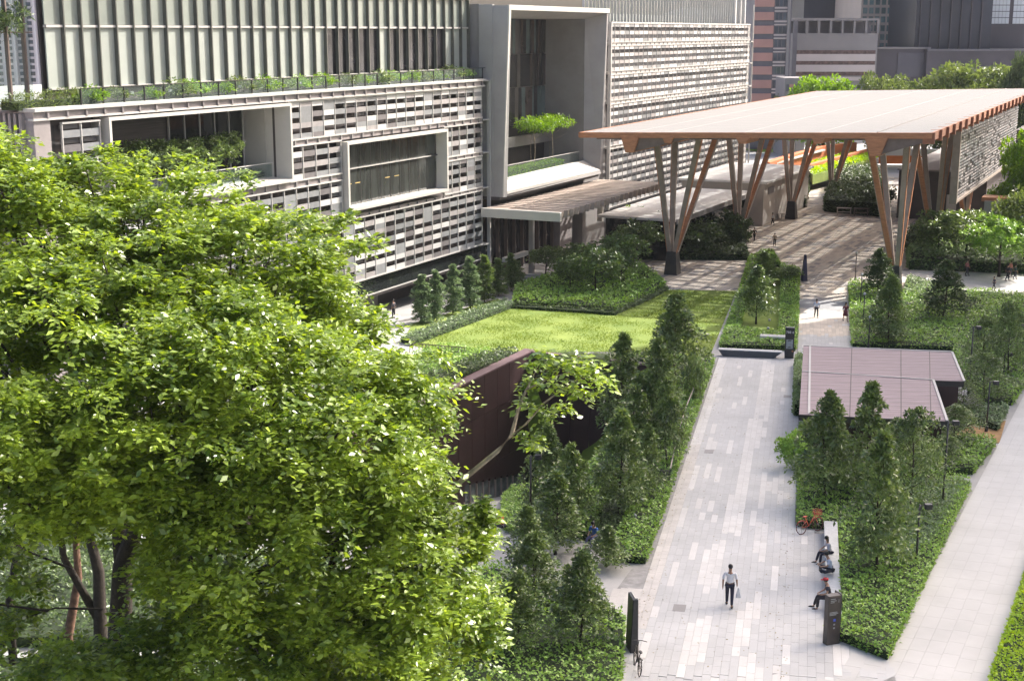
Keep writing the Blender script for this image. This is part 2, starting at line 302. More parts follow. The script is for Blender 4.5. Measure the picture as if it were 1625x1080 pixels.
# ------------------------------------------------------------------ paving
def slab_box(mb,T,x0,x1,y0,y1,th=.018,g=.0035,h0=.006):
    pts=[T(x0+g,y0+g),T(x1-g,y0+g),T(x1-g,y1-g),T(x0+g,y1-g)]; z=[H(p[0],p[1]) for p in pts]
    n=len(mb.v); mb.v+=[(p[0],p[1],zz+h0) for p,zz in zip(pts,z)]+[(p[0],p[1],zz+h0+th) for p,zz in zip(pts,z)]
    mb.f+=[tuple(i+n for i in f) for f in ((4,5,6,7),(0,1,5,4),(1,2,6,5),(2,3,7,6),(3,0,4,7))]
def pwxy(a,b): p=PW(a,b); return (p[0],p[1])
wk_poly=[pwxy(-14,-1.3),pwxy(-14,10),pwxy(-6,9.2),pwxy(-3,7.35),pwxy(7.6,7.35),pwxy(7.6,6.05),pwxy(48,6.0),pwxy(48,-.1),pwxy(5,-.2),pwxy(-4,-1.3)]
walk=sheet('walkway',wk_poly,joint,z=.008,cell=6)
CW=.3; cells=[]; wr=random.Random(3)
pat=[(6.2,12,2.6,3.5),(12,21,2.9,3.7),(21,29,3.1,3.9),(29,40,3.3,4.1),(40,47,3.4,4.2),(-1,4.5,2.0,2.9),(2.5,8,4.1,4.9),(-8.5,-4.5,2.2,3.1),(-7,-2.5,3.8,4.5),(-13,-8,4.3,5.2),(-13,-9.5,6.6,7.4),(14,17,.2,.9)]
def lightpatch(a,b):
    for a0,a1,b0,b1 in pat:
        if a0+.5*math.sin(b*9)<a<a1+.5*math.cos(b*7) and b0<=b<b1: return True
    return False
j=-4
while j*CW<9.6:
    b0=j*CW; a=-13.9+wr.random()*.8
    while a<47.6:
        am=a+.45; bm_=b0+.15
        if b0<-.1 and am>-2: a+=.9; continue
        if b0>=5.99 and am>7.3: break
        if b0>=7.29 and am>-3.6: break
        r=wr.random()
        if bm_<.75 and am>-6: ln=.9;k=2 if am<22 else 1
        elif lightpatch(am,bm_): ln=.9;k=1
        elif r<.055: ln=wr.choice([1.2,1.8,2.4,3.0]); k=1
        else: ln=wr.choice([.6,.9,.9,1.2]);k=0
        cells.append((a,min(a+ln,47.8),b0,b0+CW,k)); a+=ln
    j+=1
mats3=[pv_g,pv_l,pv_b]
# merge neighbouring grey cells pairwise for broader pavers
cells.sort(key=lambda c:(c[0]+c[1])/2)
vis=[c for c in cells if c[0]>-10.6 and (c[0]<-3.6 or c[3]<7.4)]
near=vis[:300]; ns=set(near); unitm={}
for (a0,a1,b0,b1,k) in near:
    key=(round(a1-a0,2),k)
    if key not in unitm:
        mb=MB(); mb.add([(-key[0]/2+.0035,-.1465,0),(key[0]/2-.0035,-.1465,0),(key[0]/2-.0035,.1465,0),(-key[0]/2+.0035,.1465,0),(-key[0]/2+.0035,-.1465,.018),(key[0]/2-.0035,-.1465,.018),(key[0]/2-.0035,.1465,.018),(-key[0]/2+.0035,.1465,.018)],[(4,5,6,7),(0,1,5,4),(1,2,6,5),(2,3,7,6),(3,0,4,7)])
        me=bpy.data.meshes.new('paver'); me.from_pydata(mb.v,[],mb.f); me.materials.append(mats3[k]); unitm[key]=me
    p=PW((a0+a1)/2,(b0+b1)/2); h=H(p[0],p[1]); sl_=0 if p[1]<45 else -.035*.979
    o=link('paver',unitm[key],walk,(p[0],p[1],h+.012),(0,-math.atan(sl_),math.atan2(PD[1],PD[0])))
for k,nm in enumerate(('grey','light','beige')):
    mb=MB()
    for c in cells:
        if c[4]==k and c not in ns: slab_box(mb,pwxy,c[0],c[1],c[2],c[3])
    o=mb.build(nm+'_pavers',mats3[k],walk); o['kind']='stuff'
for a_,b_c in ((35,5.0),(-4,1.4),(20,.9)):
    mb=MB(); slab_box(mb,pwxy,a_,a_+.75,b_c,b_c+.5,h0=.022,th=.012); mb.build('drain_cover',grey,walk)
# diagonal footpath right of the planted wedge
def bxy(u,w): p=W(u,w,0); return (p[0],p[1])
joint2=M('fine_joint',(.40,.39,.38),.8,.1,3)
fp=sheet('footpath',[bxy(-75,54.0),bxy(-75,57.6),bxy(8,57.6),bxy(8,54.0)],joint2,z=.010,cell=6)
mb=MB(); fr=random.Random(5)
for i in range(6):
    u=-75+fr.random()
    while u<7.5:
        slab_box(mb,bxy,u,u+1.2,54.0+i*.6,54.6+i*.6,h0=.012,g=.003); u+=1.2
o=mb.build('footpath_slabs',M('footpath_granite',(.47,.462,.45),.6,.08,.3,rnd=.015),fp); o['kind']='stuff'
fan=sheet('forecourt',[bxy(-74,50.5),bxy(-74,54.),bxy(-66.2,54.),pwxy(-6,9.1)],joint2,z=.009,cell=6)
mb=MB()
for i in range(6):
    u=-74+fr.random()
    while u<-66.5:
        if inpoly(np.array([bxy(u+.6,50.7+i*.6)[0]]),np.array([bxy(u+.6,50.7+i*.6)[1]]),[bxy(-74,50.5),bxy(-74,54.),bxy(-66.2,54.),pwxy(-6,9.1)])[0]: slab_box(mb,bxy,u,u+1.2,50.4+i*.6,51.0+i*.6,h0=.016)
        u+=1.2
o=mb.build('forecourt_slabs',MT['footpath_granite'],fan); o['kind']='stuff'
# upper walkway and plaza
uw=sheet('upper_walkway',[pwxy(40,5.8),pwxy(40,12.0),pwxy(72,12.4),pwxy(72,5.6)],joint,z=.012,cell=6)
mbs=[MB(),MB(),MB()]
for i in range(21):
    a=44+fr.random()
    while a<71.5:
        r=fr.random(); am=a
        if r<.07: ln=.9;k=1
        else: ln=1.2;k=0
        if am>58 and k==0: k=2 
        slab_box(mbs[k],pwxy,a,a+ln,5.8+i*.3,6.1+i*.3,h0=.014); a+=ln
for k,nm,m_ in ((0,'grey',pv_g),(1,'light',pv_l),(2,'beige',pz_a)):
    o=mbs[k].build(nm+'_pavers',m_,uw); o['kind']='stuff'
pz=sheet('plaza',[bxy(15.5,8),bxy(17.3,50),bxy(135,50),bxy(135,8)],joint,z=.004,cell=8)
mbs=[MB(),MB()]
for i in range(70):
    u=16+fr.random()*.6; w=8+i*.6
    while u<134:
        k=1 if fr.random()<.13 or (int(u/6.1)%4==0 and fr.random()<.5) else 0
        slab_box(mbs[k],bxy,u,u+1.2,w,w+.6,h0=.008,g=.012); u+=1.2
for k,nm in ((0,'beige_slabs'),(1,'grey_slabs')):
    o=mbs[k].build(nm,(pz_a,pz_b)[k],pz); o['kind']='stuff'
# ------------------------------------------------------------------ lawn
lawn=sheet('lawn',[tuple(G(*p)[:2]) for p in ((655,548),(815,488),(960,500),(985,497),(1062,460),(1168,462),(1110,605),(1060,680),(975,580),(860,568),(700,560))],grass,z=.03,thick=.05,cell=4)
mb=MB(); g0,g1=G(655,548),G(815,488); d=(g1-g0)/np.linalg.norm(g1-g0); nrm=np.array([-d[1],d[0],0]);
mb.hexa([tuple(g0+v+np.array([0,0,0])) for v in (nrm*0,nrm*.35)]+[tuple(g1+nrm*.35),tuple(g1)],[tuple(g0+np.array([0,0,.1])),tuple(g0+nrm*.35+np.array([0,0,.1])),tuple(g1+nrm*.35+np.array([0,0,.1])),tuple(g1+np.array([0,0,.1]))])
X0=np.array([G(*p)[:2] for p in ((655,548),(815,488),(960,500),(985,497),(1062,460),(1168,462),(1110,605),(1060,680),(975,580),(860,568),(700,560))]); nn_=150000
X=X0[:,0].min()+(X0[:,0].max()-X0[:,0].min())*RNG.random(nn_);Y=X0[:,1].min()+(X0[:,1].max()-X0[:,1].min())*RNG.random(nn_);k_=inpoly(X,Y,[tuple(q) for q in X0]);X=X[k_];Y=Y[k_]
k_=RNG.random(len(X))<(.45+.5*np.sin(X*.9+np.sin(Y*.7))*np.cos(Y*.8));X=X[k_];Y=Y[k_];q=len(X)
V,F=kites(np.stack([X,Y,Hv(X,Y)+.03],1),unit(rdir(q)*.6+np.array([0,0,.7])),unit(RNG.normal(size=(q,3))*.5+np.array([0,0,.4])),.09+.10*RNG.random(q),.03+.03*RNG.random(q))
o=link('grass_blades',mesh_np('grass_blades',V,F,LEAF('blade',(.13,.20,.03),(.24,.31,.06),.3,.6,spec=.2)),lawn); o['kind']='stuff'
k=mb.build('lawn_kerb',stonel); k['kind']='structure'
# ------------------------------------------------------------------ building A : screened block with boxed openings
def bxp(name,mat,parent,boxes,bevel=0.):
    m=MB(BT)
    for b in boxes: m.box(*b)
    return m.build(name,mat,parent,bevel=bevel)
A=thing('screened_building','low block clad in white, grey and brown louvres with two boxed openings','building',BT(-20,0,-3))
bxp('core',darkwall,A,[(-50.3,10.0,-30,-4.2,-3,17.35),(-50.3,-45,-4.2,-.5,6,17.3),(-50.3,-45,-4.2,-.9,-3,6),(-24.6,-16.4,-4.2,-.9,0,16.8),(.4,9.4,-4.2,-.9,0,16.8),(-16.4,.4,-4.2,-.9,0,7.5),(-16.4,.4,-4.2,-.9,13.1,16.8),(-45,-24.6,-4.2,-.9,0,10.8),(-45,-24.6,-4.2,-.3,16.5,17.3)])
bxp('coping',pale,A,[(-50.7,8.9,-.9,.42,17.3,17.52)],.02)
bxp('coping',pale,A,[(-50.7,8.9,-.15,.30,16.78,16.92)])
b_=[(-50.6,8.8,-.85,.18,16.9,17.3)]; 
bxp('parapet_band',mauve,A,b_)
m=MB(BT)
u=-49.5
while u<8.6: m.box(u-.07,u+.07,.18,.34,16.9,17.3); u+=1.65
o=m.build('parapet_rib',mauve,A); o['kind']='stuff'
slatm={}
for mt in (s_white,s_grey,s_brown,s_pink,s_dark):
    mb=MB(); mb.box(-.76,.76,-.03,.03,-.215,.215); me=bpy.data.meshes.new('louvre'); me.from_pydata(mb.v,[],mb.f); me.materials.append(mt); slatm[mt.name]=me
sr=random.Random(11); SLN=[0]
def screen(par,u0,u1,z0,z1,parts=False,w=0.,pitch=.43,mod=1.644,light=.29,reg=False):
    n=round((u1-u0)/mod); md=(u1-u0)/n; rows=max(2,round((z1-z0)/pitch)); ph=(z1-z0)/rows; st={}
    fr_=MB(BT)
    mw=.012 if reg else .035; rz_=.035 if reg else .09
    for i in range(n+1): fr_.box(u0+i*md-mw,u0+i*md+mw,w-.02,w+.12,z0,z1)
    fr_.box(u0-.04,u1+.04,w-.03,w+.17,z0-rz_,z0+.03); fr_.box(u0-.04,u1+.04,w-.03,w+.17,z1-.03,z1+rz_)
    fo=fr_.build('screen_frame',pale,par); fo['kind']='stuff'
    for i in range(n):
        off=0; run=None
        for j in range(rows):
            uu=u0+(i+.5)*md; zz=z0+(j+.5)*ph; r=sr.random()
            if reg:
                if j%2: continue
                mt=s_white if r<light else (s_grey if r<light+.28 else s_pink); ww=w+.05
            elif (j+off)%2==0:
                mt=s_white if r<light else (s_grey if r<light+.36 else (s_brown if r<light+.50 else s_pink)); ww=w+.05
            else:
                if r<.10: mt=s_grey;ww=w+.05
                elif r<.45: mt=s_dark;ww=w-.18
                else: continue
            sx=(md-(.22 if reg else .09))/1.52; szz=ph/.43*((1.02 if ww>0 else .6) if not reg else .95)
            if parts and SLN[0]<300:
                SLN[0]+=1; p=W(uu,ww,zz); l=LOC[par.name]; link('louvre',slatm[mt.name],par,tuple(p-l),(0,0,RZ),(sx,1,szz))
            else: st.setdefault(mt,MB(BT)).box(uu-.76*sx,uu+.76*sx,ww-.03,ww+.03,zz-.215*szz,zz+.215*szz)
    for mt,b in st.items():
        o=b.build('louvres',mt,par); o['kind']='stuff'
screen(A,-24.2,8.5,13.85,16.7,True)
screen(A,.75,8.5,10.55,13.3,True); screen(A,.75,8.5,7.1,10.1,True)
screen(A,-24.2,-16.9,10.7,13.3,True); screen(A,-13.5,8.5,1.4,6.7,True)
screen(A,-48.2,-44.9,13.85,16.5); screen(A,-48.2,-44.9,10.7,13.3)
screen(A,-48,-16.9,7.4,10.1); screen(A,-48,-13.5,1.4,6.7)
sp=MB(BT); rb=MB(BT)
for (u0,u1,z0,z1) in ((-24.2,8.7,13.35,13.78),(-24.2,-16.9,10.15,10.6),(.8,8.7,10.17,10.48),(-48,8.7,6.78,7.02),(-48,-24.2,10.2,10.6),(-48.2,-44.9,13.35,13.8)):
    sp.box(u0,u1,-.9,.02,z0,z1); q=u0+.8
    while q<u1: rb.box(q-.08,q+.08,.02,.14,z0,z1); q+=1.65
sp.build('spandrel_band',mauve,A); o=rb.build('spandrel_rib',grey,A); o['kind']='stuff'
bxp('corner_column',mauve,A,[(-50.6,-49.2,-.6,.15,-3,16.9)],.03); bxp('corner_panel',dark,A,[(-49.2,-48.3,-.6,-.45,4,16.4)])
m=MB(BT)
for i in range(30): m.box(-50.9,-50.6,-.7-i*.42,-.5-i*.42,-3,17.2)
o=m.build('corrugated_rib',mauve,A); o['kind']='stuff'
bxp('end_wall',mauve,A,[(-50.62,-50.3,-14,-.5,-3,17.3)])
# boxed openings
def boxed(par,u0,u1,z0,z1,wf,wb,t,taper,mat):
    o=[(u0,z0),(u1,z0),(u1,z1),(u0,z1)]; i_=[(u0+t,z0+t),(u1-t,z0+t),(u1-t,z1-t),(u0+t,z1-t)]; k=[(u0+t+taper,z0+t+taper*.6),(u1-t-taper,z0+t+taper*.6),(u1-t-taper,z1-t-taper*.4),(u0+t+taper,z1-t-taper*.4)]
    m=MB(BT); V=[(a,wb,b) for a,b in o]+[(a,wf,b) for a,b in o]+[(a,wf,b) for a,b in i_]+[(a,wb,b) for a,b in k]; F=[]
    for q in range(4):
        r=(q+1)%4; F+=[(q,r,4+r,4+q),(4+q,4+r,8+r,8+q),(8+q,8+r,12+r,12+q),(12+q,12+r,r,q)]
    m.add(V,F); return m.build('opening_frame',mat,par)
boxed(A,-44.4,-24.2,10.7,16.68,.45,-1.7,.22,.25,cream); boxed(A,-16.6,.75,7.45,13.2,.55,-.55,.25,.12,cream)
bxp('terrace_floor',conc,A,[(-44.2,-24.4,-4.1,-1.68,10.7,11.0)]); bxp('terrace_back_wall',M('terrace_wall',(.085,.075,.07),.7,.2,2,stretch=(.2,.2,5)),A,[(-44.2,-33.8,-4.1,-3.8,11,16.4)]); bxp('terrace_ceiling',mauve,A,[(-44.2,-24.4,-4.1,-1.68,16.3,16.45)]); bxp('terrace_side_wall',cream,A,[(-24.7,-24.45,-4.1,-1.72,11,16.3)])
for uu in np.arange(-33.7,-25,1.75):
    o=bxp('window_pane',dglass,A,[(uu+.05,uu+1.68,-3.7,-3.66,13.75,16.2)]); o=bxp('window_pane',dglass,A,[(uu+.05,uu+1.68,-3.7,-3.66,11,13.6)])
bxp('window_frame',pale,A,[(uu-.05,uu+.05,-3.74,-3.58,11,16.3) for uu in np.arange(-33.7,-24.6,1.75)]+[(-33.7,-24.7,-3.73,-3.57,13.6,13.75)])
bxp('balustrade_pane',cglass,A,[(-44,-24.6,-1.3,-1.27,11,12.1)]); bxp('handrail',pale,A,[(-44,-24.6,-1.34,-1.23,12.1,12.16)])
for uu in np.arange(-16.2,.3,1.65):
    bxp('curtain_pane',curtain,A,[(uu+.03,min(uu+1.62,.4),-.62,-.58,7.75,10.75)]); bxp('curtain_pane',curtain,A,[(uu+.03,min(uu+1.62,.4),-.62,-.58,10.85,12.9)])
bxp('window_mullion',dark,A,[(uu-.02,uu+.02,-.62,-.55,7.7,13.0) for uu in np.arange(-16.2,.3,1.65)]+[(-16.3,.4,-.56,-.42,10.75,10.86)])
bxp('window_transom',pale,A,[(-16.3,-.9,-.41,-.36,10.78,10.86)])
m=MB(BT)
for i,uu in enumerate((-15.2,-13.8,-8.9,-7.3)): m.box(uu,uu+.8,-.57,-.55,9.5,9.58)
m.build('lit_lamp_strip',M('lamp_strip',(.5,.36,.12),.6),A)
# glass band under the screens, soffit and ground-floor recess
for uu in np.arange(-48,9.5,3.3): bxp('glass_band_pane',dglass,A,[(uu+.03,uu+3.27,-.32,-.28,-.15,1.25)])
bxp('glass_band_rail',pale,A,[(-48,9.6,-.36,-.2,-.27,-.17)]); bxp('glass_band_back',dark,A,[(-48,9.6,-.95,-.9,-.2,1.3)]); bxp('soffit',darkwall,A,[(-48,10,-4.2,-.3,-.5,-.3)])
bxp('ground_floor_panel',mauve,A,[(-15.0,-12.5,-3.9,-3.7,-3,-.5)]); bxp('ground_floor_panel',mauve,A,[(-8,-5.4,-3.9,-3.7,-3,-.5)])
[bxp('column',grey,A,[(uu,uu+.7,-3.3,-2.5,-3,-.4)]) for uu in (-44,-34,-24,-10.5)]
bxp('gap_recess',dark,A,[(8.75,10.05,-1.5,-.6,-3,17.3)]); bxp('gap_bracket',pale,A,[(8.7,10.1,-.6,.15,z,z+.12) for z in (13.5,10.3,6.85,1.2)]+[(8.6,10.2,-.6,.25,17.25,17.36)]); bxp('corner_post',pale,A,[(9.95,10.15,-.1,.25,-3,17.3)])
# roof terrace: glass rail
tp=bxp('terrace_deck',conc,A,[(-50.3,10,-30,-.9,17.3,17.42)])
for uu in np.arange(-46,8.5,1.98): bxp('rail_pane',cglass,A,[(uu+.02,uu+1.96,-.28,-.26,17.5,18.5)])
bxp('rail_cap',dark,A,[(-46,10,-.30,-.24,18.5,18.55)]); m=MB(BT)
for uu in np.arange(-46,9.9,1.98): m.box(uu-.025,uu+.025,-.33,-.21,17.5,18.5)
o=m.build('rail_post',dark,A); o['kind']='stuff'
bxp('planter_trough',dark,A,[(-47,10,-1.3,-.6,17.4,17.65)])
m=MB(BT)
for uu in np.arange(-45,8,3.9): m.box(uu,uu+.28,-.62,-.5,18.0,18.16)
m.build('rail_light',s_white,A)
# ------------------------------------------------------------------ glazed upper storey
B_=thing('glazed_penthouse','long glazed storey with tall dark fins behind the roof planting','building',BT(-20,-2.1,17.4))
bxp('core',darkwall,B_,[(-46.7,-30,-2.75,-2.6,17.42,25.0),(-30,10.0,-7,-2.6,17.42,25.0)]); bxp('roof_edge',pale,B_,[(-46.8,10.2,-2.6,-1.9,25.0,25.2)])
fx=[78,105,133,160,188,215,242,267,292,315,337,360,382,402,422,443,462,480,500,518,536,552,568,585,601,617,632,647,662,677,691,705,718,731,743]
fu=[FP(x,130,-2.1)[0] for x in fx]; finm=M('fin_metal',(.11,.11,.095),.45,.1,1); blind=M('pale_blind',(.37,.395,.355),.35,.05,.5,rnd=.06,spec=.6); blind2=M('frosted_blind',(.27,.295,.26),.3,.08,.5,rnd=.07,spec=.6); seam=M('dark_opening',(.045,.042,.045),.15,.4,.6,spec=.8)
zt=22.32
for i in range(len(fu)-1):
    a,b=fu[i]+.06,fu[i+1]-.06; dk=(19<=i<=23) or (25<=i<=30)
    bxp('lower_pane',seam if dk else blind,B_,[(a,b,-2.3,-2.2,18.5,zt-.1)]); bxp('upper_pane',blind2,B_,[(a,b,-2.3,-2.2,zt+.1,24.9)])
    o=bxp('fin',finm,B_,[(b,b+.10,-2.3,-1.9,18.45,25.0)])
bxp('transom',pale,B_,[(fu[0],fu[-1],-2.3,-2.02,zt-.08,zt+.08)]); bxp('base_wall',darkwall,B_,[(-46.7,10,-2.55,-2.25,17.42,18.45)]); bxp('sill',pale,B_,[(-46.7,10,-2.3,-2.0,18.42,18.52)])
# glass screen with thin mullions left of the penthouse
S_=thing('roof_glass_screen','tall framed glass screen on the roof corner at the far left','screen',BT(-52,-3.2,17.4))
bxp('mullion',bronze,S_,[(uu,uu+.12,-3.3,-3.0,17.4,26) for uu in (-47.6,-49.0,-50.4,-51.8,-53.2)]+[(-56,-46.8,-3.25,-3.1,z,z+.08) for z in (21.9,24.6)]); bxp('pane',cglass,S_,[(-56,-47,-3.2,-3.17,17.4,26)])
# ------------------------------------------------------------------ portal block
Pb=thing('portal_block','tall block with one giant leaning pale frame around a deep planted balcony','building',BT(22,0,-3))
bxp('core',grey,Pb,[(10.2,42,-30,-8.2,-3,24.2),(10.2,26.0,-8.2,-5.3,-3,24.2),(35.2,42,-8.2,-.35,-3,24.0),(10.2,35.2,-8.2,-5.3,-3,7.0)])
bxp('side_wall',grey,Pb,[(10.2,10.5,-5.3,-1.0,-3,24.6)]); bxp('side_pier',greyl,Pb,[(10.12,10.5,-1.0,.5,6.0,24.55)])
def portal():
    zt_,zb=24.45,5.95
    out=[(10.2,1.6,zb),(36.2,1.55,zb),(36.2,2.15,zt_),(10.2,2.25,zt_)]; fin=[(10.75,1.75,6.5),(35.95,1.45,6.4),(35.9,2.1,24.0),(10.75,2.2,24.0)]
    bk=[(11.6,-.9,7.25),(35.0,-.25,7.5),(35.0,-.2,23.35),(11.6,-.9,23.3)]; ob=[(10.2,-1.2,zb-.1),(36.2,-1.2,zb-.1),(36.2,-1.2,zt_),(10.2,-1.2,zt_)]
    m=MB(BT); V=ob+out+fin+bk; F=[]
    for q in (1,2,3):
        r=(q+1)%4; F+=[(q,r,4+r,4+q),(4+q,4+r,8+r,8+q),(8+q,8+r,12+r,12+q)]
    F+=[(12,13,14,15)][:0]
    m.add(V,F+[(0,1,5,4),(4,5,9,8)]); m.build('portal_frame',greyl,Pb)
    m=MB(BT); m.add([fin[0],fin[1],bk[1],bk[0],tuple(np.array(fin[0])-(0,0,.3)),tuple(np.array(fin[1])-(0,0,.3)),tuple(np.array(bk[1])-(0,0,.8)),tuple(np.array(bk[0])-(0,0,.8))],[(0,1,2,3),(4,7,6,5),(0,4,5,1),(3,2,6,7),(1,5,6,2),(0,3,7,4)]); m.build('balcony_ledge',cream,Pb)
    m=MB(BT); 
    for a,b in ((10.2,10.75),(35.95,36.2)): pass
    m.hexa([(10.17,1.62,5.93),(10.6,1.78,5.93),(10.6,1.68,5.93),(10.17,1.5,5.93)],[(10.17,2.3,24.45),(10.6,2.3,24.45),(10.6,2.15,24.45),(10.17,2.15,24.45)]); m.build('frame_edge',cream,Pb)
portal()
bxp('frame_top_edge',cream,Pb,[(10.15,36.25,2.12,2.3,24.02,24.5)]); bxp('balcony_side_wall',grey,Pb,[(34.95,35.25,-5.3,-.2,7.2,23.4)]); bxp('balcony_floor',conc,Pb,[(11,35,-5.3,-.3,6.9,7.25)]); bxp('balcony_ceiling',grey,Pb,[(11,35,-5.3,-.9,23.32,23.5)])
gt=[M('glass_teal',(.13,.17,.165),.15,.2,.4,spec=.8),M('glass_dim',(.05,.05,.05),.15,.3,.4,spec=.8),M('glass_brown',(.10,.08,.072),.2,.2,.4,spec=.7),dark]
gr=random.Random(2)
for (z0,z1) in ((19.6,23.3),(16.0,19.5),(11.8,15.9)):
    uu=25.2
    while uu<34.9:
        t_=gr.choice([.5,.7,.9]); k1=gr.uniform(-.15,.15); m=MB(BT); m.hexa([(uu,-5.05,z0),(uu+t_-.04,-5.05,z0),(uu+t_-.04,-5.15,z0),(uu,-5.15,z0)],[(uu+k1,-5.05,z1),(uu+t_-.04-k1,-5.05,z1),(uu+t_-.04-k1,-5.15,z1),(uu+k1,-5.15,z1)]); m.build('glass_strip',gt[gr.choice([0,0,1,1,2,3])],Pb); uu+=t_
bxp('back_wall',dark,Pb,[(24,35,-5.3,-5.2,7.2,23.4)]); bxp('inner_beam',grey,Pb,[(14,35,-4.6,-4.2,9.6,10.7)])
bxp('balcony_glass',cglass,Pb,[(11.6,34.6,-.62,-.58,7.35,8.5)]); bxp('balcony_rail',pale,Pb,[(11.6,34.6,-.65,-.56,8.5,8.56)])
# entrance under the portal
bxp('entrance_glass',seam,Pb,[(uu,uu+1.9,-2.2,-2.1,-3,4.2) for uu in np.arange(12,35,2.0)]); bxp('entrance_mullion',bronze,Pb,[(uu-.1,uu,-2.2,-1.7,-3,4.2) for uu in np.arange(12,36,2.0)]); bxp('entrance_wall',darkwall,Pb,[(10.3,42,-8.2,-2.3,-3,5.8)]); bxp('entrance_soffit',darkwall,Pb,[(10.2,36.2,-2.3,1.2,5.6,5.93)])
bxp('entrance_column',greyl,Pb,[(17.0,17.5,1.2,1.7,-3,4.3)],.03); bxp('stone_pier',mauve,Pb,[(30,33.5,-2.2,-.9,-3,4.4)],.02); bxp('canopy_post',cream,Pb,[(37.4,37.9,.6,1.2,.2,4.6)]); bxp('entrance_lintel',cream,Pb,[(10.3,15.5,1.4,1.9,-.6,-.15)])
# louvred entrance canopy
Lc=thing('louvred_canopy','flat canopy of broad tan louvre blades over the building entrance','canopy',BT(22,5,5))
for i in range(22):
    uu=8.3+i*1.36; m=MB(BT); m.hexa([(uu,.6,4.35),(uu+.12,.6,4.35),(uu+.12,8.75,4.35),(uu,8.75,4.35)],[(uu+.1,.6,5.06),(uu+.62,.6,5.12),(uu+.62,8.75,5.12),(uu+.1,8.75,5.06)]); m.build('louvre_blade',M('tan_metal',(.46,.37,.31),.5,.12,1.5,rnd=.1),Lc)
bxp('edge_beam',cream,Lc,[(7.6,8.1,.4,8.9,4.2,5.08)],.02); bxp('cross_beam',bronze,Lc,[(8.1,38.2,a,a+.2,4.25,4.6) for a in (1.6,4.6,7.6)])
bxp('wall_beam',cream,Lc,[(8.1,38.2,.35,.6,4.3,5.0)])
# ------------------------------------------------------------------ far screened wing
Fw=thing('far_screened_wing','long tall wing wrapped in a fine white and grey louvre screen behind the timber canopy','building',BT(70,0,-3))
bxp('core',M('wing_core',(.10,.095,.10),.6,.1,1),Fw,[(42,100.4,-30,-.5,-3,22.9)])
for z0,z1 in ((20.75,22.95),(17.4,20.3),(13.95,16.95),(8.6,13.5),(1.2,8.2)): screen(Fw,41.9,100.4,z0,z1,light=.42,reg=True)
sp=MB(BT); rb=MB(BT)
for z0,z1 in ((20.35,20.7),(17.0,17.35),(13.55,13.9),(8.25,8.55),(22.98,23.1)):
    sp.box(41.9,100.5,-.5,.02,z0,z1); q=42.7
    while q<100: rb.box(q-.12,q+.12,.02,.08,z0+.06,z1-.06); q+=1.65
sp.build('spandrel_band',pale,Fw); o=rb.build('spandrel_rib',grey,Fw); o['kind']='stuff'
bxp('corner_post',pale,Fw,[(100.5,101.4,-.6,-.3,-3,23),(101.5,101.6,.1,.3,-3,26)]+[(100.4,101.6,-.4,.3,z,z+.15) for z in (8.3,13.6,17.1,20.4)]); bxp('edge_post',pale,Fw,[(41.6,41.85,0,.4,1,23.1)]); bxp('gap_panel',dark,Fw,[(36.3,41.7,-1,-.4,-3,24)])
m=MB(BT)
for uu in np.arange(36.5,101,1.1): m.box(uu,uu+.05,-1.2,-.9,23,27)
o=m.build('roof_screen_fin',pale,Fw); o['kind']='stuff'
bxp('roof_screen_glass',cglass,Fw,[(37,101,-1.3,-1.27,23,27)]); bxp('roof_plant_wall',greyl,Fw,[(45,99,-6,-5.5,23,24.2)]); [bxp('roof_post',s_white,Fw,[q_]) for q_ in ((94.5,95.0,-1,-.6,23,27),(97.3,97.6,-1,-.6,23,27),(99.5,99.9,-1,-.6,23,27))]
# ------------------------------------------------------------------ timber plaza canopy
wood2=M('brown_timber',(.34,.135,.07),.55,.16,1.2,rnd=.06)
CN=thing('timber_canopy','huge pale flat canopy with orange timber edge standing on forked legs over the plaza','canopy',BT(60,24,-3))
def zt_(u,w): return 12.12+(w-7.5)/33.9*1.0+(u-16)*.004
def CT(u,w,z): return BT(u,w,zt_(u,w)+z)
frit=bpy.data.materials.new('fritted_glass'); frit.use_nodes=True; nt=frit.node_tree; b=nt.nodes['Principled BSDF']; b.inputs['Base Color'].default_value=(.245,.238,.232,1); b.inputs['Specular IOR Level'].default_value=.05; b.inputs['Roughness'].default_value=.95
t=_n(nt,'ShaderNodeBsdfTransparent'); ms=_n(nt,'ShaderNodeMixShader'); lw=_n(nt,'ShaderNodeLayerWeight'); lw.inputs[0].default_value=.5; mr=_n(nt,'ShaderNodeMapRange'); mr.inputs[1].default_value=.45; mr.inputs[2].default_value=.84; mr.inputs[3].default_value=.72; mr.inputs[4].default_value=.0; nt.links.new(lw.outputs['Facing'],mr.inputs[0]); nt.links.new(mr.outputs[0],ms.inputs[0]); nt.links.new(b.outputs[0],ms.inputs[1]); nt.links.new(t.outputs[0],ms.inputs[2]); nt.links.new(ms.outputs[0],nt.nodes['Material Output'].inputs[0])
wb=[7.5,12.7,16.6,24.2,31.4,36.7,41.4]; ub=[16+4.125*i for i in range(25)]
for i in range(24):
    for j in range(6):
        m=MB(CT); m.box(ub[i]+.006,ub[i+1]-.006,wb[j]+.006,wb[j+1]-.006,-.05,0); m.build('roof_panel',frit,CN)
m=MB(CT)
for a in ub[1:-1]: m.box(a-.03,a+.03,7.6,41.3,0,.004)
q=16.6
while q<114.8:
    m.box(q-.03,q+.03,7.6,41.3,0,.003); q+=.82
for w in wb[1:-1]: m.box(16.1,114.9,w-.03,w+.03,0,.012)
o=m.build('roof_seam',roofm,CN); o['kind']='stuff'
m=MB(CT); m.box(16.1,114.9,36.66,36.74,.02,.08); m.build('roof_gutter',grey,CN)
m=MB(CT); m.box(15.8,16.0,7.3,41.6,-.52,.02); m.build('front_fascia',wood,CN)
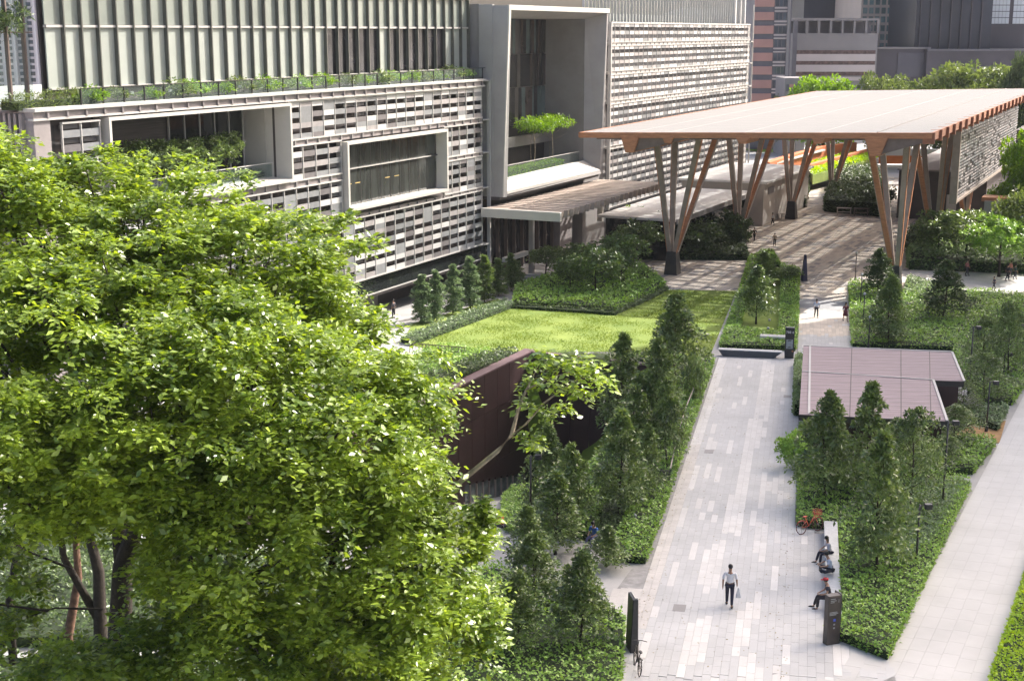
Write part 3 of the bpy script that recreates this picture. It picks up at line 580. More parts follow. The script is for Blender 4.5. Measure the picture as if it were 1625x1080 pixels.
m=MB(CT); m.box(15.8,115.2,7.25,7.45,-.45,.02); m.build('side_fascia',wood,CN)
m=MB(CT); m.box(115.0,115.2,7.3,41.6,-.6,.02); m.build('back_fascia',wood,CN)
for a0,a1 in zip(ub[:-1],ub[1:]):
    m=MB(CT); m.box(a0+.3,a1-.05,41.4,41.6,-.75,.0); m.build('side_fascia_panel',wood2,CN)
    m=MB(CT); m.box(a0-.08,a0+.16,40.8,41.85,-1.0,.02); m.build('beam_end',wood2,CN)
m=MB(CT)
for w in np.arange(8.9,41,2.3): m.box(16,115,w-.16,w+.16,-.5,-.06)
for a in ub[:-1]: m.box(a+1.9,a+2.25,7.6,41.3,-.62,-.3)
o=m.build('purlins',bronze,CN); o['kind']='stuff'
for a in ub[1:]:
    m=MB(CT); m.box(a-.36,a+.36,7.6,41.3,-.95,-.5); m.build('cross_beam',bronze,CN)
for (w,tw,bw,dp) in ((12.75,.95,.42,1.95),(16.7,.62,.3,1.0),(24.2,.75,.32,1.05),(31.4,.72,.32,1.0),(36.7,1.1,.42,2.1)):
    m=MB(CT); m.hexa([(15.72,w-bw,-dp),(15.72,w+bw,-dp),(114,w+bw,-dp),(114,w-bw,-dp)],[(15.72,w-tw,-.3),(15.72,w+tw,-.3),(114,w+tw,-.3),(114,w-tw,-.3)]); m.build('main_beam',wood if True else silver,CN)
for pts in (((13.1,-1.85),(18.6,-.62),(18.6,-.5),(13.1,-.5)),((36.3,-.5),(37.1,-2.0),(41.2,-.8),(41.2,-.5))):
    m=MB(CT); m.add([(16.1,a,b) for a,b in pts]+[(30,a,b) for a,b in pts],[(0,1,2,3),(4,7,6,5)]+[(i,(i+1)%4,4+(i+1)%4,4+i) for i in range(4)]); m.build('soffit_hull',bronze,CN)
def fork(u,w,inner,near):
    zb=-2.97; m=MB(BT); m.hexa([(u-.75,w-.72,zb),(u+.75,w-.72,zb),(u+.75,w+.72,zb),(u-.75,w+.72,zb)],[(u-.52,w-.5,zb+2.45),(u+.52,w-.5,zb+2.45),(u+.52,w+.5,zb+2.45),(u-.52,w+.5,zb+2.45)])
    m.build('pedestal',dark,CN,bevel=.02)
    lo,hi=(-1.05,3.45) if inner>0 else (-2.65,.95)
    legs=[(-2.9,lo,silver if inner>0 else wood),(2.9,lo,silver),(-2.9,hi,silver),(2.9,hi,wood if inner>0 else silver)]
    for du,dw,mt in legs:
        s=.28; p0=Vector(BT(u+du*s*.35,w+(.22 if dw>0 else -.22)*1.2,zb+2.35)); p1=Vector(BT(u+du,w+dw,zt_(u,w)-.95)); sd=tuple(D1*.0+NN)
        m=MB(); m.beam(p0,p1,.40,.32,.56,.42,sd); br=m.build('leg',mt,CN)
        e=Vector(NN)*(.23 if dw>0 else -.23); e1=Vector(NN)*(.31 if dw>0 else -.31)
        m=MB(); m.beam(p0+e,p1+e1,.06,.34,.06,.45,sd); o=m.build('edge_strip',wood if mt is silver else silver,br)
for u in (24,48.5,73,97.5): fork(u,14.7,1,0)
for u in (25.2,48.5,73,97.5): fork(u,37.4,-1,0)
HS=thing('hanging_louvre_wall','large louvred wall panel hung from the right edge of the timber canopy','screen',BT(70,40,4))
bxp('backing',dark,HS,[(44.6,103.8,39.7,39.75,3.8,11.4)]); bxp('edge_frame',silver,HS,[(44.2,44.7,39.4,40.2,3.55,11.8),(44.7,104,39.7,40.1,3.55,3.8)])
for mt,fr_,wo in ((s_white,.42,.12),(s_grey,.33,.12),(s_brown,1,.12)): pass
st={}; n=int(59/1.65)
for i in range(n):
    for j in range(21):
        if sr.random()<.12: continue
        mt=s_pink if (j<9 and sr.random()<.6) else sr.choice([s_grey,s_grey,s_brown,s_pink]); uu=44.8+i*1.65; z=3.95+j*.36
        st.setdefault(mt,MB(BT)).box(uu+.03,uu+1.5,39.9,39.96,z,z+.17)
for mt,b in st.items(): o=b.build('louvres',mt,HS); o['kind']='stuff'
# ------------------------------------------------------------------ low cafe pavilions beside the wing
cf=thing('low_glass_pavilion','low pavilion with a bright white flat roof between wing and first forked column','building',BT(40,10,-3))
bxp('roof',M('white_roof',(.80,.78,.75),.6,.06,.8),cf,[(31,62,3.2,12.6,1.55,1.85)],.03); bxp('glass_wall',dglass,cf,[(31.6,61,12.0,12.08,-3,1.5),(31.6,31.7,4,12,-3,1.5)]); bxp('core',darkwall,cf,[(33,60,4,10.5,-3,1.5)]); bxp('roof_fascia',grey,cf,[(30.9,62,12.6,12.75,1.3,1.86)])
c2=thing('second_low_pavilion','pale concrete kiosk with flat roof behind the second forked column','building',BT(70,8,-3))
bxp('wall',M('pale_wall',(.52,.47,.42),.7,.08,.5),c2,[(64,88,2,13.2,-3,2.6)]); bxp('roof',MT['white_roof'],c2,[(63.5,88.5,1.5,13.8,2.6,2.9)],.03); bxp('wall_panel',grey,c2,[(66,69,13.21,13.26,1.0,1.9)])
# dark block and ramps beyond the canopy
db=thing('dark_podium','long dark clad podium wall under the right side of the canopy','building',BT(90,35,-3))
bxp('wall',darkwall,db,[(80,125,27.5,39,-3,3.6),(60,80,41.5,60,-3,2.2),(110,150,39,75,-3,7.5)]); bxp('coping',mauve,db,[(79.8,125,27.3,39,3.6,3.8)])
bxp('pale_fin_wall',greyl,db,[(58.6,59.4,41.4,48,-3,2.4)]); bxp('orange_lintel',wood,db,[(59,62,41,46,2.3,2.8)]); bxp('white_panel',s_white,db,[(79.7,79.78,34,35.3,-2,.6)])
ta=thing('orange_planter_terrace','stepped orange walled planter terraces filled with lime grass behind the canopy','planter',BT(135,20,-3))
org=M('orange_wall',(.55,.16,.05),.7,.1,1)
def pzp(x,y,z): r=ray(x,y); return CAM+r*((z-CZ)/r[2])
def pxwall(name,pts,z,h,th,mat,par):
    m=MB(); P=[pzp(x,y,z) for x,y in pts]
    for a,b in zip(P[:-1],P[1:]):
        d=(b-a)/np.linalg.norm(b-a); nn=np.array([-d[1],d[0],0])*th; m.hexa([tuple(a-[0,0,h]),tuple(b-[0,0,h]),tuple(b+nn-[0,0,h]),tuple(a+nn-[0,0,h])],[tuple(a),tuple(b),tuple(b+nn),tuple(a+nn)])
    return m.build(name,mat,par)
pxwall('orange_wall',((1222,258),(1262,245),(1310,232),(1360,226)),1.6,2.2,1.2,org,ta); pxwall('orange_wall',((1285,262),(1330,250),(1385,236)),.6,2.0,1.,org,ta); pxwall('orange_wall',((1395,245),(1470,247),(1530,250)),1.0,2.0,1.,org,ta)
pxwall('mauve_wall',((1284,272),(1330,262),(1400,250)),-.2,2.4,1.,mauve,ta); pxwall('white_coping',((1220,262),(1262,250),(1310,237)),1.2,.25,.8,s_white,ta); pxwall('white_ramp_edge',((1395,262),(1440,262),(1475,262)),.3,.4,2.5,s_white,ta); pxwall('pale_ramp',((1395,236),(1440,236),(1500,238)),2.2,1.2,1.5,greyl,ta)
def pbed(name,label,cat,px,z0,*a,**k):
    return bed(name,label,cat,[tuple(pzp(x,y,z0)[:2]) for x,y in px],*a,**k)
def raised(name,label,px,z,lm,L=.35,dens=14):
    P=[pzp(x,y,z) for x,y in px]; poly=[(p[0],p[1]) for p in P]; xs=[p[0] for p in poly];ys=[p[1] for p in poly]; m_=int(dens*(max(xs)-min(xs))*(max(ys)-min(ys)))
    X=min(xs)+(max(xs)-min(xs))*RNG.random(m_);Y=min(ys)+(max(ys)-min(ys))*RNG.random(m_);k=inpoly(X,Y,poly);X=X[k];Y=Y[k];Z=z+RNG.random(len(X))*.4
    q=len(X); A_=rdir(q);A_[:,2]=np.abs(A_[:,2]); V,F=kites(np.stack([X,Y,Z],1),A_,unit(RNG.normal(size=(q,3))*.5+np.array([0,0,.8])),np.full(q,L),np.full(q,L*.6))
    o=link(name,mesh_np(name,V,F,lm)); tag(o,label,'plants',None,'stuff'); m=MB(); m.hexa([(x,y,z-1.5) for x,y in poly],[(x,y,z) for x,y in poly]); m.build('planter_fill',grass,o,world=False); return o
raised('lime_planting','lime green planting on the orange terrace seen under the canopy',((1290,278),(1350,262),(1400,250),(1400,240),(1330,248),(1280,262)),-.3,lf_yl,.5)
raised('lime_planting','strip of lime planting right of the big fork seen under the canopy edge',((1460,268),(1530,272),(1530,262),(1460,258)),.2,lf_yl,.5)
# ------------------------------------------------------------------ sunken court
CW_=thing('court_retaining_wall','tall maroon clad retaining wall dropping from the lawn to the sunken court','wall',BT(-35,18.7,-11))
us_=[-20.4-i*2.0 for i in range(0,22)]
for k in range(len(us_)-1):
    for z0,z1 in ((-4.55,-1.7),(-8.6,-4.6)):
        bxp('cladding_panel',maroon,CW_,[(us_[k+1]+.02,us_[k]-.02,18.72,18.95,z0,z1)])
bxp('wall_core',dark,CW_,[(-64,-20.1,18.2,18.72,-13,-1.72)]); bxp('coping',M('mauve_coping',(.16,.10,.105),.5,.1,1),CW_,[(-64,-20.0,18.15,19.0,-1.7,-1.58)])
for k in range(16):
    u1=-20.6-k*1.0; zf=H(*bxy(u1-.5,19.2)); tp_=-8.95-(u1+30.7)*.2

    if k<11: bxp('cladding_panel',maroon,CW_,[(u1-1.0,u1,18.72,18.95,tp_,-8.62)])
    if k<11: bxp('shopfront_pane',M('shop_glass',(.17,.19,.185),.12,.3,1,spec=.8),CW_,[(u1-.92,u1,18.73,18.78,zf,tp_)]); bxp('shopfront_mullion',silver,CW_,[(u1-1.0,u1-.92,18.7,18.90,zf,tp_)])
    else: bxp('cladding_panel',maroon,CW_,[(u1-1.0,u1,18.72,18.95,zf,-8.65)])
W2=thing('lawn_end_wall','dark maroon end wall below the lower edge of the lawn','wall',BT(-20.3,24,-6))
for k in range(6): bxp('cladding_panel',maroon,W2,[(-20.6,-20.36,18.95+k*1.6+.02,18.95+(k+1)*1.6-.02,-12,-1.75)])
bxp('coping',MT['mauve_coping'],W2,[(-20.65,-20.2,18.6,28.6,-1.75,-1.62)])
# glass rail on the planted slope
gr_=thing('slope_glass_rail','frameless glass balustrade above the planted slope left of the walkway','railing',at(G(1085,680)))
rp=[G(1108,622),G(1088,672),G(1072,730),G(1063,775)]
for a,b in zip(rp[:-1],rp[1:]):
    nsg=max(1,int(np.linalg.norm(b-a)/1.8)); 
    for i in range(nsg):
        p=a+(b-a)*(i+.02)/nsg; q=a+(b-a)*(i+.98)/nsg; m=MB(); m.hexa([tuple(p),tuple(q),tuple(q+[.03,0,0]),tuple(p+[.03,0,0])],[tuple(p+[0,0,1.05]),tuple(q+[0,0,1.05]),tuple(q+[.03,0,1.05]),tuple(p+[.03,0,1.05])]); m.build('glass_pane',cglass,gr_)
m=MB(); m.tube([tuple(p+[0,0,1.08]) for p in rp],.035,6); m.build('top_rail',silver,gr_)
for a,dx in ((rp[1],-2.6),(rp[3],-2.8)):
    m=MB(); m.box(a[0]+dx,a[0],a[1]-.03,a[1]+.03,a[2]-1,a[2]+1.0); m.build('side_return',dark,gr_)
# mesh grate / low rail at lawn corner
lr=thing('low_picket_rail','low dark picket rail across the near left corner of the lawn','railing',at(G(690,560)))
a,b=G(650,560),G(738,568); m=MB(); m.tube([tuple(a+[0,0,.8]),tuple(b+[0,0,.8])],.04,5); m.build('rail',bronze,lr)
for i in range(18):
    p=a+(b-a)*i/17; m=MB(); m.tube([tuple(p),tuple(p+[0,0,.8])],.025,4); m.build('picket',bronze,lr)
# ------------------------------------------------------------------ mauve deck roof pavilion
Rf=thing('deck_roof_pavilion','low dark pavilion under a mauve timber deck roof beside the walkway','building',(22,82,-1.4))
zr=1.5; rp_=[pzp(x,y,zr)[:2] for x,y in ((1268,657),(1275,549),(1511,559),(1530,605),(1481,603),(1503,668))]; rp_[0]=rp_[0]+(0,0)
deck=M('mauve_deck',(.36,.275,.285),.7,.14,2.2,stretch=(.35,6,1),bump=.2,bs=10)
d0=(rp_[1]-rp_[0])/np.linalg.norm(rp_[1]-rp_[0])
def poly_slab(name,pts,z0,z1,mat,par):
    m=MB(); m.hexa([(p[0],p[1],z0) for p in pts],[(p[0],p[1],z1) for p in pts]); return m.build(name,mat,par)
# boards across the roof
ymin=min(p[1] for p in rp_); ymax=max(p[1] for p in rp_); poly=[tuple(p) for p in rp_]
poly_slab('roof_slab',rp_,zr-.35,zr-.03,dark,Rf)
bmx=bmesh.new(); vs=[bmx.verts.new((p[0],p[1],zr)) for p in rp_]; bmx.faces.new(vs)
y=ymin+.3; 
while y<ymax:
    bmesh.ops.bisect_plane(bmx,geom=bmx.verts[:]+bmx.edges[:]+bmx.faces[:],plane_co=(rp_[0][0],y,0),plane_no=(.1,1,0)); y+=.3
bmesh.ops.split_edges(bmx,edges=[e for e in bmx.edges if not e.is_boundary])
for i,fc in enumerate(list(bmx.faces)):
    c=fc.calc_center_median(); 
    for v in fc.verts: v.co=c+(v.co-c)*Vector((1,.94,1)) ; v.co.z=zr+.01*((i*7)%3)
me=bpy.data.meshes.new('deck_boards'); bmx.to_mesh(me); bmx.free(); me.materials.append(deck); o=link('deck_boards',me,Rf); me.transform(Matrix.Translation(-Vector(LOC[Rf.name]))); o['kind']='stuff'
m=MB()
def strip(m,a,b,wd,z0,z1):
    a=np.array([a[0],a[1],0.]);b=np.array([b[0],b[1],0.]);d=(b-a)/np.linalg.norm(b-a);n_=np.array([-d[1],d[0],0])*wd/2
    m.hexa([tuple(a-n_+[0,0,z0]),tuple(b-n_+[0,0,z0]),tuple(b+n_+[0,0,z0]),tuple(a+n_+[0,0,z0])],[tuple(a-n_+[0,0,z1]),tuple(b-n_+[0,0,z1]),tuple(b+n_+[0,0,z1]),tuple(a+n_+[0,0,z1])])
off=np.array([.55,0]);
strip(m,rp_[0]+off,rp_[1]+off*.8,.12,zr+.02,zr+.06); strip(m,rp_[1],rp_[2],.12,zr+.02,zr+.06); strip(m,rp_[2],rp_[3],.14,zr+.02,zr+.06); strip(m,rp_[4],rp_[5],.14,zr+.02,zr+.06); strip(m,(rp_[0]*.42+rp_[1]*.58),rp_[4],.10,zr+.02,zr+.05)
m.build('white_edge_strip',pale,Rf)
m=MB()
for f_ in (.33,.66,.85): strip(m,rp_[0]+(rp_[5]-rp_[0])*min(1,f_*1.05),rp_[1]+(rp_[2]-rp_[1])*f_,.05,zr+.015,zr+.03)
m.build('dark_seam',maroon,Rf)
inn=[p+(np.array([22.,81.])-p)*.06 for p in rp_]; poly_slab('wall',inn,-3.2,zr-.35,maroon,Rf)
# ------------------------------------------------------------------ benches, signs
def boxloc(name,mat,par,x0,x1,y0,y1,z0,z1,bev=0.): m=MB(); m.box(x0,x1,y0,y1,z0,z1); return m.build(name,mat,par,bevel=bev,world=False)
rzw=math.atan2(PD[1],PD[0])-math.pi/2
p=PW(1.8,7.6); bn=thing('stone_bench','long grey polished stone bench with three people on it beside the planted wedge','bench',(p[0],p[1],H(*p)-.1),rzw)
boxloc('seat_slab',stonel,bn,-.30,.30,-5.3,5.3,.40,.52,.015); boxloc('base',stone,bn,-.26,.28,-5.25,5.25,-.3,.40)
p=G(1190,566); bk=thing('black_stone_bench','black stone bench with slanting ends across the head of the grey walkway','bench',at(p),rzw*1.0-.0)
bw=(G(1240,566)-G(1140,562)); L_=np.linalg.norm(bw)/2; bk.rotation_euler=(0,0,math.atan2(bw[1],bw[0]))
m=MB(); m.hexa([(-L_+.35,-.25,0),(L_-.6,-.25,0),(L_-.6,.3,0),(-L_+.35,.3,0)],[(-L_,-.3,.5),(L_,-.3,.5),(L_,.35,.5),(-L_,.35,.5)]); m.build('block',stone,bk,bevel=.02,world=False)
m=MB(); m.box(-L_,L_,-.28,.33,.502,.54); m.build('top_slab',stonel,bk,world=False)
p=G(1226,548); wbn=thing('white_slab_bench','white cantilevered slab bench set in planting beside the dark map sign','bench',at(p),bk.rotation_euler.z)
boxloc('seat_slab',s_white,wbn,-1.0,1.0,-.35,.45,.62,.80,.01); boxloc('support',stone,wbn,-.3,.9,-.2,.3,0,.62)
def text(s,size,mat,par,loc,rot):
    c=bpy.data.curves.new('lettering','FONT'); c.body=s; c.size=size; c.extrude=.004; c.align_x='CENTER'; t=bpy.data.objects.new('tmp',c); COL.objects.link(t)
    bpy.context.view_layer.update(); me=bpy.data.meshes.new_from_object(t); bpy.data.objects.remove(t); me.materials.clear(); me.materials.append(mat); return link('lettering',me,par,loc,rot)
wt=M('print_white',(.6,.6,.6),.6,0,1)
p=G(1252,568); sg=thing('map_sign','dark upright map sign with pale map panel at the end of the black bench','sign',at(p),bk.rotation_euler.z)
boxloc('slab',black,sg,-.34,.34,-.09,.09,0,2.35,.01); boxloc('map_panel',M('map_print',(.34,.37,.38),.5,.2,9),sg,-.24,.24,-.105,-.092,.75,1.45); boxloc('cap',greyl,sg,-.34,.34,-.09,.09,2.352,2.38)
R90=(math.pi/2,0,0); text('788 6',.26,wt,sg,(0,-.10,1.92),R90)
m=MB(); 
for z,wd in ((1.33,.16),(.82,.14)): m.box(-wd,wd*.6,-.112,-.106,z,z+.05); m.box(-wd*.5,wd,-.112,-.106,z+.06,z+.09)
m.build('map_print_mark',dark,sg,world=False); boxloc('orange_sticker',wood,sg,.18,.30,-.105,-.092,.5,.62)
p=G(1318,1021); py=thing('pylon_sign','tall dark brown wayfinding pylon at the near end of the stone bench','sign',at(p),.34)
brn=M('pylon_brown',(.062,.048,.042),.4,.1,2); boxloc('slab',brn,py,-.26,.26,-.14,.14,0,1.95,.012); boxloc('side_plate',dark,py,.262,.30,-.13,.30,0,1.97)
wt2=M('print_grey',(.3,.3,.3),.6,0,1); text('i',.2,wt2,py,(.16,-.15,1.68),R90)
m=MB()
for z,a,b in ((1.82,-.18,.02),(1.75,-.18,.06),(1.69,-.18,-.02),(1.30,-.2,.12),(1.25,-.2,.16),(1.20,-.2,.08)): m.box(a,b,-.15,-.142,z,z+.025)
m.build('printed_line',wt2,py,world=False); boxloc('blue_icon',M('icon_blue',(.05,.08,.45),.5,0,1),py,-.03,.07,-.15,-.142,.95,1.05); boxloc('white_icon',wt2,py,-.02,.05,-.15,-.142,.80,.86); boxloc('white_icon',wt2,py,-.02,.05,-.15,-.142,.66,.72)
p=G(1003,1030); pl=thing('edge_pylon','thin black slab pylon seen edge on at the left side of the walkway','sign',at(p),.15)
m=MB(); m.hexa([(-.16,-.38,0),(.14,-.38,0),(.14,.4,0),(-.16,.4,0)],[(-.09,-.38,2.1),(.11,-.38,2.1),(.11,.4,2.1),(-.09,.4,2.1)]); m.build('slab',black,pl,bevel=.02,world=False); boxloc('glass_cap',pale,pl,.0,.1,-.3,.3,2.102,2.13)
p=G(1276,446); bf=thing('blue_fin_sign','slim dark blue tapering fin standing on the shadowed plaza','sign',at(p),.2)
m=MB(); m.hexa([(-.30,-.2,0),(.30,-.2,0),(.30,.2,0),(-.30,.2,0)],[(-.10,-.12,2.75),(.10,-.12,2.75),(.10,.12,2.75),(-.10,.12,2.75)]); m.build('fin',M('navy',(.025,.025,.07),.4,.1,2),bf,world=False)
# ------------------------------------------------------------------ lamps
def lamp(px,py_,topy,label,kind):
    g=G(px,py_); r=ray(px,topy); h=float((CAM+r*(g[1]/r[1]))[2]-g[2]); t=thing('lamp_post',label,'lamp post',at(g),0,'dark lamp posts along the paths')
    m=MB(); m.tube([(0,0,0),(0,0,.35)],.10,8); m.build('base',dark,t,world=False); m=MB(); m.tube([(0,0,.3),(0,0,h)],[.055,.045],8); m.build('pole',dark,t,True,world=False)
    if kind: 
        m=MB(); m.tube([(0,0,h-.06),(.34,0,h-.02)],.03,6); m.build('arm',dark,t,world=False); m=MB(); m.box(.2,.52,-.12,.12,h-.2,h+.03); m.build('lamp_head',black,t,world=False,bevel=.02)
    else:
        m=MB(); m.ell((0,0,h+.1),(.12,.12,.13)); m.build('lamp_head',s_white,t,True,world=False); m=MB(); m.box(-.16,.05,-.05,.05,h-.06,h-.01); m.build('bracket',dark,t,world=False)
for a in ((1453,903,800,'tall dark post with box lamp head in the near planted wedge',1),(1495,810,668,'dark post rising behind the loose tree at the far end of the wedge',1),(1565,685,605,'dark post beside the tan soil patch near the footpath',1),(1537,625,518,'dark post right of the mauve roof in the green field',1),(1612,580,515,'dark post at the right edge of the green field',1),(1592,600,560,'short dark post among the loose trees at right',1),(1369,525,468,'dark post with white ball right of the upper walkway, third from the plaza',0),(1378,553,505,'white topped post nearest the mauve roof by the upper walkway',0),(1365,490,437,'slim dark post by the upper walkway, second from the plaza',0),(1357,445,403,'slim post standing where the upper walkway meets the plaza',0),(842,812,722,'dark post in the sunken court beside the maroon wall',1),(570/1,600,500,'post hidden behind the crown of the large tree',0))[:11]: lamp(*a)
for i,(x,y) in enumerate(((1066,0),(1226,477),(1223,497),(1221,510),(1219,523))[1:]):
    g=G(x,y); m=MB(); m.ell((0,0,.14),(.12,.12,.12),8,5); m.box(-.08,.08,-.08,.08,0,.06); o=m.build('garden_light',s_white); o.location=at(g); tag(o,ORD[i]+' small white garden light from the back in the narrow lawn strip','garden light','garden lights in the lawn strip')
for i,(x,y) in enumerate(((1031,768),(1018,808),(1007,835))):
    g=GT(x,y); m=MB(); m.ell((0,0,.14),(.1,.1,.1),8,5); m.box(-.07,.07,-.07,.07,0,.06); o=m.build('garden_light',s_white); o.location=(g[0],g[1],g[2]+.35); tag(o,ORD[i]+' small garden light down the dark hedge on the slope','garden light','garden lights on the slope')
# ------------------------------------------------------------------ unseen tower out of view at right, sized to shade the walkway
TW=thing('shade_tower','unseen tall tower inferred from the walkway shade and sized to cast it','building',(80,129,-3))
m=MB(); m.box(80.4,95,98.4,155.6,-3,86.6); m.build('core',darkwall,TW); 
m=MB()
for z in range(0,87,4): m.box(80.0,95.4,98,156,z-3,z-2.2)
m.build('floor_band',greyl,TW); m=MB()
for y in range(99,156,3): m.box(80.1,80.42,y,y+.3,-3,86.8)
for x in range(80,95,3): m.box(x,x+.3,99.1,99.42,-3,86.8)
m.build('mullion',silver,TW)
# ------------------------------------------------------------------ people
skin_=M('skin',(.42,.25,.17),.55,.08,6); skin_d=M('skin_tan',(.28,.155,.10),.55,.08,6); hairm=M('hair_black',(.015,.012,.011),.5,.2,20)
def skel(name,V,E,R,mat,parent,sub=1):
    me=bpy.data.meshes.new(name); bm=bmesh.new(); sk_=bm.verts.layers.skin.verify(); vs=[bm.verts.new(v) for v in V]
    for a,b in E: bm.edges.new((vs[a],vs[b]))
    for i,v in enumerate(vs): r=R[i]; v[sk_].radius=(r,r) if not hasattr(r,'__len__') else r; v[sk_].use_root=(i==0)
    bm.to_mesh(me); bm.free(); me.materials.append(mat); o=link(name,me,parent)
    a=o.modifiers.new('skin','SKIN'); a.use_smooth_shade=True; a.branch_smoothing=.6; s=o.modifiers.new('sub','SUBSURF'); s.levels=sub; s.render_levels=sub; return o
CLM={}
def cl(c):
    k='cloth_%d_%d_%d'%tuple(int(x*255) for x in c)
    return M(k,c,.85,.12,5,bump=.15,bs=40)
def person(label,loc,rz,pose='stand',top=(.6,.6,.6),bottom=(.03,.03,.05),h=1.70,hair='short',skirt=False,fingers=False,phase=.5,sk=None,shoes=(.02,.02,.02),sleeve=.5,headn=0.):
    t=thing('person',label,'person',loc,rz); s=h/1.72; t.scale=(s,s,s); sk=sk or skin_; LOC[t.name]=None
    J={}
    if pose in('stand','walk'):
        st=.32*phase if pose=='walk' else .03; pel=(0,0,.93); ch=(0,.02,1.27); nk=(0,.02,1.47); hd=(0,.04,1.60)
        legs=[]
        for sx,f in ((-1,st),(1,-st)):
            legs.append([(sx*.095,0,.90),(sx*.10,f*.55+.03,.49+(.02 if f<0 else 0)),(sx*.105,f-.02*(f<0),.09+(.06 if f<-.1 else 0)),(sx*.12,f+.15,.04+(.01 if f<-.1 else 0))])
        arms=[]
        for sx,f in ((-1,-st),(1,st)):
            arms.append([(sx*.19,.0,1.41),(sx*.25,f*.25-.03,1.14),(sx*.26,f*.6+.04,.90),(sx*.26,f*.65+.06,.82)])
    elif pose=='sit':
        pel=(0,0,.56); ch=(0,.07,.90); nk=(0,.13,1.10); hd=(0,.19,1.22)
        legs=[[(sx*.10,0,.56),(sx*.13,.45,.54),(sx*.12,.48+.1*(sx>0),.10),(sx*.13,.64+.1*(sx>0),.05)] for sx in(-1,1)]
        arms=[[(sx*.19,.09,1.04),(sx*.24,.14,.78),(sx*.14,.36,.68),(sx*.08,.43,.67)] for sx in(-1,1)]
    else: # legs folded on the seat
        pel=(0,0,.60); ch=(0,.08,.93); nk=(0,.14,1.13); hd=(0,.21,1.24)
        legs=[[(sx*.10,0,.60),(sx*.36,.34,.62),(-sx*.05,.42,.58),(-sx*.14,.40,.575)] for sx in(-1,1)]
        arms=[[(sx*.19,.1,1.07),(sx*.26,.20,.84),(sx*.13,.44,.78),(sx*.07,.5,.80)] for sx in(-1,1)]
    V=[pel,tuple((a+b)/2 for a,b in zip(pel,ch)),ch,nk,hd,(hd[0],hd[1]+.005,hd[2]+.09)]; E=[(0,1),(1,2),(2,3),(3,4),(4,5)]; R=[(.14,.10),(.125,.09),(.15,.10),.052,.083,.07]
    for l in legs: n=len(V); V+=l; E+=[(0,n),(n,n+1),(n+1,n+2),(n+2,n+3)]; R+=[.082,.056,.038,.034]
    for a in arms:
        n=len(V); V+=a; E+=[(2,n),(n,n+1),(n+1,n+2),(n+2,n+3)]; R+=[.055,.042,.030,.028]
        if fingers:
            w_=Vector(a[3]); d=(w_-Vector(a[2])).normalized(); sd=Vector((0,1,0)) if abs(d.z)>.6 else Vector((1,0,0))
            for k in range(4):
                m0=len(V); o_=sd*(k-1.5)*.02; V+=[tuple(w_+d*.04+o_),tuple(w_+d*(.075-.008*abs(k-1.3))+o_+Vector((0,0,-.008)))]; E+=[(n+3,m0),(m0,m0+1)]; R+=[.009,.008]
            m0=len(V); V+=[tuple(w_+sd*.045+d*.015)]; E+=[(n+3,m0)]; R+=[.009]
    skel('body',V,E,R,sk,t)
    # face
    f=MB(); f.ell((hd[0],hd[1]+.088,hd[2]+.015),(.013,.018,.02),6,5); f.build('nose',sk,t,True,world=False); f=MB()
    for sx in(-1,1): f.ell((hd[0]+sx*.032,hd[1]+.078,hd[2]+.042),(.012,.006,.008),6,4)
    f.build('eyes',hairm,t,world=False)
    # clothes
    hw=.02; V=[(pel[0],pel[1],pel[2]+.02),tuple((a+b)/2 for a,b in zip(pel,ch)),ch,(nk[0]*.5+ch[0]*.5,(nk[1]+ch[1])/2,(nk[2]+ch[2])/2+.03)]; E=[(0,1),(1,2),(2,3)]; R=[(.165,.125),(.15,.115),(.172,.125),(.10,.08)]
    for a in arms:
        n=len(V); e=[a[0],tuple(x+(y-x)*min(1,sleeve*2) for x,y in zip(a[0],a[1]))]; V+=e; E+=[(2,n),(n,n+1)]; R+=[.072,.06]
        if sleeve>.5: V.append(tuple(x+(y-x)*(sleeve*2-1) for x,y in zip(a[1],a[2]))); E.append((n+1,n+2)); R.append(.045)
    skel('shirt' if not skirt else 'dress_top',V,E,R,cl(top),t)
    if skirt:
        m=MB(); 
        if pose in('stand','walk'): m.tube([(0,0,1.08),(0,0,.9),(0,.01,.52)],[.13,.18,.24],12)
        else: m.tube([(0,0,.6),(0,.25,.6),(0,.5,.58)],[.18,.17,.15],12)
        m.build('skirt',cl(bottom),t,True,world=False)
    else:
        V=[(pel[0],pel[1],pel[2]+.06)]; E=[]; R=[(.15,.115)]
        for l in legs: n=len(V); V+=[l[0],l[1],tuple(a+(b-a)*.93 for a,b in zip(l[1],l[2]))]; E+=[(0,n),(n,n+1),(n+1,n+2)]; R+=[.098,.074,.058]
        skel('trousers',V,E,R,cl(bottom),t)
    for l in legs:
        m=MB(); a,b=Vector(l[2]),Vector(l[3]); d=b-a; d.z*=.3; c=a+d*.55-Vector((0,0,.035)); k=math.atan2(d.x,d.y); mt=Matrix.Translation(c)@Matrix.Rotation(-k,4,'Z')
        q=MB(lambda x,y,z:tuple(mt@Vector((x,y,z)))); q.ell((0,0,0),(.05,.135,.05),10,6); q.build('shoe',cl(shoes),t,True,world=False)
    m=MB(); m.ell((hd[0],hd[1]-.018,hd[2]+.055),(.092,.10,.10),12,8); 
    if hair=='long': m.ell((hd[0],hd[1]-.075,hd[2]-.07),(.085,.05,.16),10,7)
    m.build('hair',hairm,t,True,world=False); return t
def heading(dx,dy): return math.atan2(dy,dx)-math.pi/2
g=G(1157,963); m1=person('man in white shirt and dark trousers walking away with a plastic bag',at(g),heading(PD[0],PD[1])-.0,'walk',(.72,.71,.73),(.025,.025,.045),1.78,'short',False,True,.75,skin_d)
